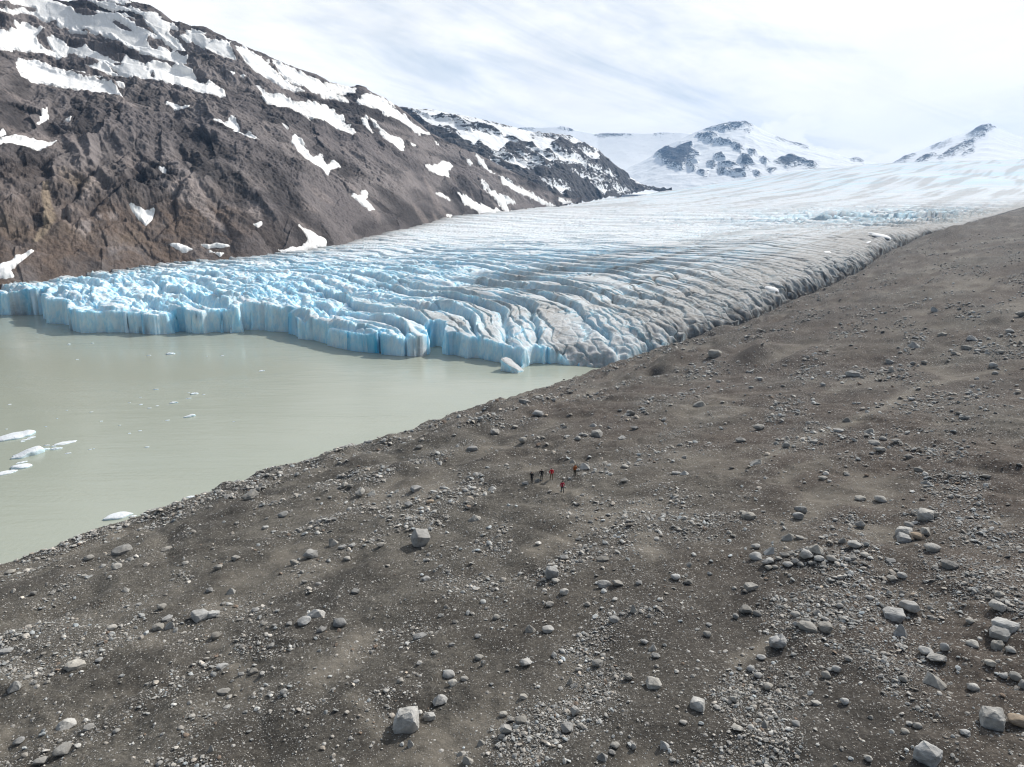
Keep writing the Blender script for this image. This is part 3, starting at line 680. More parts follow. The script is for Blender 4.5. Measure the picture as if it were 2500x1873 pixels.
def build_near_mountain():
    base = [(-700,735,330),(-200,722,330),(0,708,338),(170,692,365),(395,652,415),(590,624,450),(700,612,480),(850,587,540),(994,556,640),(1110,526,860),(1333,505,1180),(1420,492,1380)]
    ridge = [(-700,-420,640),(-300,-200,640),(-100,-110,650),(0,-60,655),(60,-22,665),(118,-4,675),(165,3,680),(230,-2,690),(300,4,695),(359,17,700),(395,35,702),(422,55,705),(440,57,706),(448,61,708),(470,70,711),(503,72,715),(530,84,720),(562,99,724),(600,118,735),(668,148,755),(720,170,775),(773,186,800),(803,207,815),(850,218,835),(876,217,845),(892,219,850),(910,231,858),(939,243,870),(973,266,890),(1003,291,905),(1053,330,935),(1100,352,960),(1138,368,985),(1200,395,1040),(1260,425,1110),(1333,465,1210),(1420,505,1400)]
    nr = 470
    prof = lambda S, X: S + .045 * np.sin(np.clip(S, 0, 1) * 2 * math.pi) * smooth(900, 300, X) - .06 * np.sin(np.clip(S, 0, 1) * math.pi) * smooth(500, 1000, X)
    X, S, P, B, G = surface('m', (-640, 1420, 1180), base, ridge, nr, None, prof, None, back=.6)
    sh = P.shape[:2]
    x, y, z = P[..., 0], P[..., 1], P[..., 2]
    out = CAM[None, None, :2] - P[..., :2]; out /= np.linalg.norm(out, axis=-1, keepdims=True)
    L = np.arctan2(x, y) * np.hypot(x, y)
    Rm = np.hypot(x, y)
    SX, SY, _ = to_px(P)
    # ledges that dip to the right (upper part), gullies further down
    q = z + .40 * L * np.clip(1.2 - S, .4, 1)
    w1 = 14 * fbm3(x / 120, y / 120, z / 120, 3, 201)
    tq = (q + w1) / 34.0; saw = tq - np.floor(tq)
    ledge = (np.clip(saw / .72, 0, 1) - np.clip((saw - .72) / .28, 0, 1)) - .5
    ledge = ledge * smooth(.30, .65, S) * smooth(1000, 500, X[None]) * (.6 + .8 * n3(x / 90, y / 90, z / 90, 205))
    gx = L * .62 + z * .785; gz = z * .62 - L * .785
    warp = 6 * n3(x / 70, y / 70, z / 70, 211)
    gul = 1 - 2 * np.abs(n3((gx + warp) / 34, gz / 170, S * 0 + 3.3, 212)); gul2 = 1 - 2 * np.abs(n3((gx + warp) / 13, gz / 70, S * 0 + 7.3, 213)); gul3 = 1 - 2 * np.abs(n3((gx + warp) / 5.2, gz / 32, S * 0 + 1.3, 214))
    low = smooth(.85, .35, S)
    crag = ridge3(x / 46, y / 46, z / 38, 5, 221, .55)
    cl = smooth(700, 250, SX) * smooth(360, 470, SY) * smooth(640, 560, SY)
    crag2 = ridge3(x / 17, y / 17, z / 14, 5, 226, .62)
    fine = fbm3(x / 11, y / 11, z / 9, 4, 231, .6)
    blk = cells2((L + 5 * n3(x / 20, y / 20, z / 20, 241)) / 21, (z + 4 * n3(x / 16, y / 16, z / 16, 242)) / 30, 243)
    foot = smooth(-.05, .03, S) * .8 + .2 * smooth(0, .1, S)
    a = foot * smooth(1.25, 1.0, S)
    gul4 = 1 - 2 * np.abs(n3((gx + warp * 1.3) / 70, gz / 380, S * 0 + 9.3, 217))
    rim = smooth(1.03, .94, S) * .75 + .25
    slow = (13.0 * ledge + low * (7 * gul4 + 3.5 * gul) + (1 - low) * 3 * gul4 + 8 * n3(gx / 95, gz / 260, z / 200, 216) + cl * (blk[2] - .5) * 13) * a * rim
    talus = np.clip(smooth(120, 330, SX) * smooth(640, 500, SX) * smooth(505, 580, SY + .12 * SX - 30) + .55 * smooth(400, 150, SX) * smooth(380, 520, SY) + .75 * smooth(.12, .02, S) * smooth(900, 300, SX), 0, 1)
    slow = slow * (1 - .45 * talus)
    PL = P.copy(); PL[..., :2] += out * (slow * .62)[..., None]; PL[..., 2] += slow * .72
    SX, SY, _ = to_px(PL)                     # snow outlines are read off the survey photograph and laid on the slope
    snow = np.maximum(poly_field(SX, SY, SNOW1 + SNOW2), -26)
    snow = np.minimum(snow, -poly_field(SX, SY, SUB1))
    calm = smooth(-4, 7, snow)
    jt = slabs((gx + warp) / 20, gz / 46 + .3 * n3(x / 25, y / 25, z / 25, 247), 244, .9); j2 = slabs((gx + warp * .6) / 7.5, gz / 15, 245, .9); js = slabs(L / 26 + .3 * n3(x / 20, y / 20, z / 20, 248), q / 11, 246, .8)
    jw = smooth(-.25, .25, n3(x / 80, y / 80, z / 60, 249)) * .8 + .2
    joints = low * jw * (jt[0] * 3.8 + j2[0] * 1.9) + (1 - low) * (js[0] * 3.2 + .6 * j2[0]) - .8 * np.exp(-(j2[1] / .1) ** 2) * jw
    rel = joints + low * (3.6 * gul2 + 2.2 * gul3) + (1 - low) * (2.2 * gul2 + 1.2 * gul3) + crag * (1.0 + 2.4 * cl) + (1.5 + 1.2 * cl) * crag2 * (.12 + .88 * np.maximum(cl, smooth(-.05, .30, n3(x / 70, y / 70, z / 50, 227)))) - cl * 5 * np.exp(-((blk[1] - blk[0]) / .1) ** 2) + fine * 1.0
    scree = smooth(700, 860, SX) * smooth(.32, .12, S)
    rel = rel * (1 - .6 * talus) * (1 - .75 * scree) * (1 - .85 * calm) + .8 * n3(x / 2.6, y / 2.6, z / 2.6, 251) * (1 - calm) + .4 * n3(x / 1.3, y / 1.3, z / 1.3, 252) * (1 - calm)
    rel = slow + rel * a * rim
    line = .5 + .36 * n3((gx + warp) / 9, gz / 60, z / 60, 281) + .26 * n3((gx + warp) / 26, gz / 150, z / 120, 282) + .20 * n3((gx + warp) / 3.6, gz / 30, z / 30, 283)
    lq = .5 + .42 * n3(q / 9, L / 130, y / 300, 284) + .25 * n3(q / 24, L / 260, y / 300, 285)
    line = line * low + .12 * (jt[0] + j2[0]) + lq * (1 - low) + .10 * (gul2 - .3) * low
    zone = np.clip(.5 + .9 * n3(x / 150, y / 150, z / 90, 286) + .5 * n3(x / 50, y / 50, z / 40, 287), 0, 1)
    P2 = P.copy()
    P2[..., :2] += out * (rel * .62)[..., None]; P2[..., 2] += rel * .72
    tan = np.maximum(poly_field(SX, SY, zoomed([[(255,1110),(290,1110),(300,1200),(330,1290),(280,1360),(215,1420),(195,1420),(220,1350),(255,1330),(258,1250),(250,1180)]], .42247, 0, 0), 12), -12)
    tan = np.clip(.5 + tan / 6, 0, 1) * .95 + .35 * smooth(.15, .5, n3(x / 30, y / 30, z / 30, 261)) * cl
    pale = poly_field(SX, SY, zoomed([[(1010,1070),(1120,1060),(1190,1150),(1200,1210),(1300,1320),(1320,1370),(1240,1320),(1130,1230),(1060,1200),(980,1130)], [(1430,1190),(1500,1195),(1520,1280),(1500,1295),(1470,1260),(1430,1230)], [(500,1120),(580,1070),(575,1110),(530,1190),(480,1200)], [(470,1310),(520,1300),(525,1350),(495,1390),(455,1345)], [(550,1260),(600,1270),(590,1300),(555,1290)], [(620,1255),(690,1255),(680,1280),(640,1290)], [(1740,1190),(1840,1240),(1830,1250),(1760,1225)]], .42247, 0, 0), 14)
    pale = np.clip(.5 + pale / 8, 0, 1) * .9 + .5 * smooth(.25, .55, n3(x / 26, y / 26, z / 60, 262)) * low
    f = grid_faces(sh[0], sh[1])
    o = link('mountain', mesh_from('mountain', P2.reshape(-1, 3), f, [M_ROCK], {'talus': talus.ravel(), 'tan': tan.ravel(), 'pale': pale.ravel(), 'line': line.ravel(), 'zone': zone.ravel()}))
    tag(o, 'dark brown rocky mountainside streaked with old snow behind the glacier', None, None, 'structure')
    # old snow lying on the slope: each field a sheet that thins out to nothing at its edge
    edge = snow + 4.6 * fbm3(x / 9, y / 9, z / 9, 4, 271, .62) + 3.0 * n3(x / 30, y / 30, z / 30, 272) + 2.2 * ridge3(x / 14, y / 14, z / 14, 2, 274) + .6 - 1.1 * rel * (1 - calm) * .15
    th = np.clip(edge * .34, -2.5, 2.2) + .25 * n3(x / 6, y / 6, z / 6, 273) * calm
    T = P2 + 0; T[..., :2] += out * (th * .62)[..., None]; T[..., 2] += th * .78
    any_ = (th[:-1, :-1] > 0) | (th[1:, 1:] > 0) | (th[:-1, 1:] > 0) | (th[1:, :-1] > 0)
    lab = np.zeros(any_.shape, np.int32); n = 0
    nzr = set(map(tuple, np.argwhere(any_)))
    comps = []
    while nzr:
        st = [nzr.pop()]; comp = []
        while st:
            a_, b_ = st.pop(); comp.append((a_, b_))
            for da in (-1, 0, 1):
                for db in (-1, 0, 1):
                    qn = (a_ + da, b_ + db)
                    if qn in nzr: nzr.remove(qn); st.append(qn)
        if len(comp) > 22: comps.append(np.array(comp))
    comps.sort(key=lambda c: -len(c))
    nc = sh[1]; TV = T.reshape(-1, 3); THN = np.clip(smooth(1.3, .1, th) * .55 + .35 * smooth(.1, .45, n3(x / 22, y / 22, z / 22, 275)) * smooth(560, 700, SX + .5 * (SY - 300)), 0, 1).ravel()
    for c in comps[:90]:
        i = c[:, 0] * nc + c[:, 1]
        fc = np.stack([i, i + 1, i + nc + 1, i + nc], -1)
        v, fc, at = compact(TV, fc, {'thin': THN})
        link('snow_patch', mesh_from('snow_patch', v, fc, [M_SNOW], at), o)
    print('mountain', sh, len(comps), time.time() - T0)
build_near_mountain()

SNOWB = zoomed([
 [(380,262),(430,272),(600,280),(800,315),(950,350),(1100,380),(1250,412),(1400,428),(1500,470),(1560,505),(1585,560),(1550,585),(1500,560),(1420,500),(1400,540),(1480,600),(1500,660),(1480,630),(1420,600),(1330,590),(1290,600),(1250,580),(1200,550),(1100,500),(1050,480),(1010,520),(990,545),(940,530),(880,480),(850,500),(880,530),(820,490),(760,450),(700,430),(640,400),(560,360),(490,310),(420,300)],
 [(1090,540),(1160,570),(1240,600),(1290,640),(1220,620),(1140,585)], [(1240,560),(1320,590),(1400,600),(1480,620),(1380,615),(1300,595)], [(1495,605),(1560,630),(1640,660),(1665,685),(1600,670),(1530,640)], [(1410,655),(1480,670),(1580,700),(1660,720),(1560,710),(1470,690)], [(1740,670),(1800,690),(1880,740),(1800,725),(1750,700)],
 [(1530,730),(1600,740),(1625,760),(1600,785),(1560,760)], [(1640,740),(1720,750),(1760,765),(1690,775)], [(945,600),(1000,620),(1065,655),(1010,650)], [(920,550),(990,560),(1060,560),(1120,590),(1190,630),(1120,645),(1060,620),(990,590)], [(1230,700),(1300,720),(1390,735),(1400,770),(1350,770),(1270,740)]], .42254, 800, 150)
ROCKB = zoomed([[(640,395),(700,385),(750,410),(700,415)], [(470,290),(600,325),(740,335),(860,365),(960,400),(1000,430),(940,415),(850,385),(760,360),(640,340),(520,310)], [(740,350),(800,380),(830,410),(790,395)], [(1040,440),(1130,475),(1200,500),(1250,540),(1180,520),(1100,490)], [(1180,425),(1280,420),(1400,435),(1340,440),(1240,438)], [(1300,480),(1350,460),(1420,480),(1500,490),(1570,520),(1500,520),(1420,530),(1450,560),(1400,570),(1330,530)], [(1230,520),(1300,540),(1340,580),(1290,575)], [(1030,545),(1080,580),(1030,580)]], .42254, 800, 150)
ROCKD = zoomed([[(0,530),(60,500),(110,520),(150,490),(210,480),(215,520),(250,540),(200,560),(240,590),(180,590),(150,630),(100,620),(40,590)], [(240,430),(300,420),(355,435),(310,450),(330,470),(270,460)], [(340,465),(420,460),(440,480),(380,480)], [(375,400),(430,370),(520,345),(560,365),(470,385),(400,410)], [(290,395),(400,365),(480,348),(380,390)], [(345,550),(380,540),(400,570),(360,570)], [(305,590),(345,590),(330,615)], [(370,595),(450,590),(480,600),(400,610)], [(450,480),(500,500),(490,525),(460,510)], [(360,620),(420,630),(500,640),(520,660),(440,655),(380,650)], [(180,600),(240,620),(220,635)], [(640,620),(690,625),(670,645)], [(570,640),(600,650),(590,660)], [(250,640),(300,650),(280,665)], [(420,590),(470,600),(440,612)], [(540,520),(580,535),(560,548)], [(760,560),(800,575),(770,590)], [(490,560),(540,560),(560,590),(500,600)], [(610,570),(650,575),(640,600)], [(690,580),(780,550),(850,575),(930,600),(910,615),(820,600),(760,615)], [(520,400),(550,400),(540,410)], [(700,445),(790,460),(880,495),(780,465)], [(500,590),(540,620),(510,630)], [(1140,570),(1180,565),(1200,580)]], .42254, 1600, 150)
ROCKE = zoomed([[(1800,435),(1850,400),(1910,375),(1960,380),(1920,400),(1900,430),(1860,440)], [(1640,560),(1720,510),(1790,470),(1850,445),(1830,480),(1760,520),(1720,540)], [(1510,580),(1570,550),(1620,540),(1560,575)], [(1380,590),(1440,555),(1500,545),(1440,580)], [(1780,540),(1840,500),(1830,525)], [(1600,500),(1700,465),(1650,490)]], .42254, 1600, 150)
ROCKC = zoomed([[(1110,385),(1180,380),(1185,390),(1130,392)], [(1340,378),(1390,380),(1410,395)], [(1555,420),(1620,415),(1750,425),(1600,428)], [(1890,415),(1990,402),(1930,414)]], .42254, 800, 150)

def build_alpine(label, cols, nrow, base, ridge, field, ampl, sc, seed, prof=None, back=.15):
    prof = prof or (lambda S, X: S)
    X, S, P, B, G = surface('m', cols, base, ridge, nrow, None, prof, None, back=back)
    sh = P.shape[:2]
    x, y, z = P[..., 0], P[..., 1], P[..., 2]
    out = CAM[None, None, :2] - P[..., :2]; out /= np.linalg.norm(out, axis=-1, keepdims=True)
    SX, SY, _ = to_px(P)
    rock = field(SX, SY)
    rk = smooth(-5, 4, rock)
    rim = smooth(1.05, .9, S) * .8 + .2
    rel = ampl * rim * (ridge3(x / sc, y / sc, z / sc, 5, seed, .5) * (.25 + .75 * rk) + .5 * fbm3(x / (3 * sc), y / (3 * sc), z / (3 * sc), 3, seed + 3) + rk * .35)
    P[..., :2] += out * (rel * .6)[..., None]; P[..., 2] += rel * .75
    o = link('mountain', mesh_from('mountain', P.reshape(-1, 3), grid_faces(*sh), [M_ALPINE], {'rock': rock.ravel()}))
    tag(o, label, None, None, 'structure')

def field_b(SX, SY):
    s = np.minimum(poly_field(SX, SY, SNOWB), -poly_field(SX, SY, ROCKB))
    return -s
build_alpine('long snow striped ridge running down to the upper glacier', (860, 1640, 620), 260,
    [(860,600,1000),(994,560,1040),(1110,530,1100),(1333,508,1300),(1480,488,1650),(1599,470,2000),(1640,468,2100)],
    [(860,285,1500),(920,270,1500),(973,264,1500),(1053,270,1520),(1138,285,1550),(1265,313,1620),(1307,325,1650),(1391,332,1720),(1425,349,1780),(1459,365,1830),(1472,380,1850),(1497,403,1900),(1535,433,1980),(1598,466,2120),(1640,480,2200)], field_b, 9, 60, 301)
build_alpine('snow covered pyramid peak flecked with dark rock behind the ice', (1500, 2300, 560), 220,
    [(1500,520,3200),(1600,500,3200),(1706,490,3200),(1808,474,3250),(1921,450,3300),(2125,432,3300),(2300,430,3300)],
    [(1500,420,4300),(1545,405,4300),(1580,388,4350),(1620,362,4400),(1661,339,4450),(1700,322,4500),(1740,307,4500),(1770,299,4500),(1797,297,4500),(1819,297,4500),(1840,306,4500),(1865,320,4500),(1921,345,4500),(2034,373,4500),(2113,395,4500),(2180,410,4500),(2300,425,4500)],
    lambda a, b: poly_field(a, b, ROCKD, 20), 20, 150, 321)
build_alpine('smooth snow cone with a dark rock rib above the ice plateau', (2120, 2900, 460), 160,
    [(2120,445,2900),(2300,432,2900),(2500,428,2900),(2900,428,2900)],
    [(2120,420,4300),(2181,398,4300),(2215,382,4350),(2260,362,4400),(2290,348,4400),(2328,333,4450),(2360,322,4450),(2396,309,4500),(2413,306,4500),(2430,309,4500),(2464,325,4500),(2500,337,4500),(2580,362,4500),(2700,395,4500),(2900,420,4500)],
    lambda a, b: poly_field(a, b, ROCKE, 20), 18, 200, 341)
build_alpine('faint white snow dome on the skyline under the clouds', (1150, 2350, 420), 130,
    [(1150,480,2900),(1600,475,2900),(2350,440,2900)],
    [(1150,330,4950),(1230,316,4950),(1277,312,4950),(1320,311,4950),(1373,309,4950),(1405,318,4950),(1460,328,4950),(1537,325,4950),(1600,326,4950),(1662,324,4950),(1720,330,4950),(1800,345,4950),(1950,365,4950),(2150,400,4950),(2350,420,4950)],
    lambda a, b: poly_field(a, b, ROCKC, 12), 14, 420, 361, lambda S, X: np.sign(S) * np.abs(S) ** 2.2)
print('alpine', time.time() - T0)
# ------------------------------------------------------------------ rock shapes
def rock_mesh(kind, seed):
    """One rock in a unit box: z from 0 to 1, x and y from -0.5 to 0.5."""
    r = np.random.default_rng(1000 + seed * 7 + ord(kind))
    bm = bmesh.new()
    if kind in 'RC':
        bmesh.ops.create_icosphere(bm, subdivisions=4, radius=1)
        P = np.array([v.co[:] for v in bm.verts])
        for _ in range(7):                                        # worn flats
            n = r.normal(size=3); n[2] *= .7; n /= np.linalg.norm(n); dcut = r.uniform(.62, .86)
            over = P @ n - dcut
            P = P - np.where(over > 0, over * .82, 0)[:, None] * n
        o = r.uniform(0, 50, 3)
        P *= (1 + .16 * n3(P[:, 0] * 1.1 + o[0], P[:, 1] * 1.1 + o[1], P[:, 2] * 1.1 + o[2], seed))[:, None]
        P *= (1 + .035 * fbm3(P[:, 0] * 4 + o[0], P[:, 1] * 4 + o[1], P[:, 2] * 4 + o[2], 3, seed + 3))[:, None]
    else:
        if kind == 'W':
            pts = [(-1, -1, 0), (1, -.8, 0), (.9, 1, 0), (-.9, .9, 0), (-1.05, 0, .25), (1.05, .1, .3)]
            px_ = r.uniform(-.45, .45); py_ = r.uniform(-.2, .4)
            pts += [(px_, py_, 1.6), (px_ + r.uniform(.1, .6), py_ - r.uniform(0, .4), 1.35), (px_ - r.uniform(.2, .5), py_ + .2, 1.25), (px_ - .5, py_ - .6, .85), (px_ + .65, py_ + .3, .8)]
        elif kind == 'S':
            pts = [(math.cos(a) * r.uniform(.8, 1.1), math.sin(a) * r.uniform(.8, 1.1), z) for a in np.linspace(0, 6.28, 8)[:-1] for z in (0, r.uniform(.6, 1.1))]
            pts += [(.2, .1, 1.25)]
        elif kind == 'T':
            pts = [(sx * r.uniform(.9, 1), sy * r.uniform(.9, 1), z) for sx in (-1, 1) for sy in (-1, 1) for z in (-.85, .95)] + [(1.12, .1, -.5), (-1.1, 0, -.3), (-.2, -1.12, -.55), (.1, -.2, -1.15)]
            Rm_ = np.array(Euler((.30, .34, .55)).to_matrix()); pts = [tuple(Rm_ @ np.array(q)) for q in pts]
        elif kind == 'K':
            pts = [(sx * r.uniform(.68, 1), sy * r.uniform(.68, 1), z * r.uniform(.75, 1.08)) for sx in (-1, 1) for sy in (-1, 1) for z in (0.0, 1.6)]
            pts += [(sx * r.uniform(.95, 1.2), r.uniform(-.4, .4), r.uniform(.4, 1.2)) for sx in (-1, 1)] + [(r.uniform(-.4, .4), sy * r.uniform(.95, 1.2), r.uniform(.4, 1.2)) for sy in (-1, 1)] + [(r.uniform(-.5, .5), r.uniform(-.5, .5), r.uniform(1.6, 1.95)), (r.uniform(-.8, .8), r.uniform(-.8, .8), r.uniform(1.3, 1.6))]
        else:
            pts = []
            e_ = r.uniform(2.6, 4.5)
            while len(pts) < 17:
                q = r.normal(size=3); q /= (np.abs(q) ** e_).sum() ** (1 / e_); pts.append(q * np.array([1, .9, .85]))
            a_, b_ = r.uniform(-.5, .5), r.uniform(-.5, .5)
            Rm_ = np.array(Euler((a_, b_, r.uniform(0, 3))).to_matrix()); pts = [tuple(Rm_ @ q) for q in pts]
        vs = [bm.verts.new(np.array(p) + r.normal(0, .06, 3)) for p in pts]
        res = bmesh.ops.convex_hull(bm, input=vs)
        bmesh.ops.delete(bm, geom=[g for g in res['geom_interior'] if isinstance(g, bmesh.types.BMVert)], context='VERTS')
        bmesh.ops.dissolve_limit(bm, angle_limit=math.radians(9), verts=bm.verts[:], edges=bm.edges[:])
        bmesh.ops.bevel(bm, geom=bm.edges[:], offset=.09 if kind != 'W' else .06, segments=2, profile=.6, affect='EDGES', clamp_overlap=True)
        bmesh.ops.triangulate(bm, faces=bm.faces[:])
        bmesh.ops.subdivide_edges(bm, edges=bm.edges[:], cuts=4, use_grid_fill=True)
        P = np.array([v.co[:] for v in bm.verts]); o = r.uniform(0, 50, 3)
        c = P.mean(0)
        nrm = (P - c) / (np.linalg.norm(P - c, axis=1, keepdims=True) + 1e-6)
        P = P + nrm * (.07 * n3(P[:, 0] * 1.6 + o[0], P[:, 1] * 1.6 + o[1], P[:, 2] * 1.6 + o[2], seed) + .055 * fbm3(P[:, 0] * 4 + o[0], P[:, 1] * 4 + o[1], P[:, 2] * 4 + o[2], 4, seed + 3) - .05 * np.exp(-(n3(P[:, 0] * 1.3 + o[1], P[:, 1] * 1.3 + o[2], P[:, 2] * 1.3 + o[0], seed + 9) / .05) ** 2))[:, None]
        if kind == 'B' and seed == 90:                               # hollowed top
            d = np.hypot(P[:, 0] + .25, P[:, 1] + .25); P[:, 2] -= np.where(P[:, 2] > .7, .75 * np.exp(-(d / .62) ** 2), 0)
    lo, hi = P.min(0), P.max(0)
    P = (P - (lo + hi) / 2) / (hi - lo); P[:, 2] += .5
    for v, q in zip(bm.verts, P): v.co = q
    bmesh.ops.recalc_face_normals(bm, faces=bm.faces[:])
    me = bpy.data.meshes.new('boulder'); bm.to_mesh(me); bm.free()
    me.polygons.foreach_set('use_smooth', np.ones(len(me.polygons), bool))
    me.materials.append(M_STONE)
    return me
ROCKS = {k: [rock_mesh(k, s) for s in range(n)] for k, n in (('B', 9), ('W', 6), ('R', 8), ('S', 4), ('C', 3), ('K', 6), ('T', 1))}
BOWL = rock_mesh('B', 90)
print('rocks', time.time() - T0)

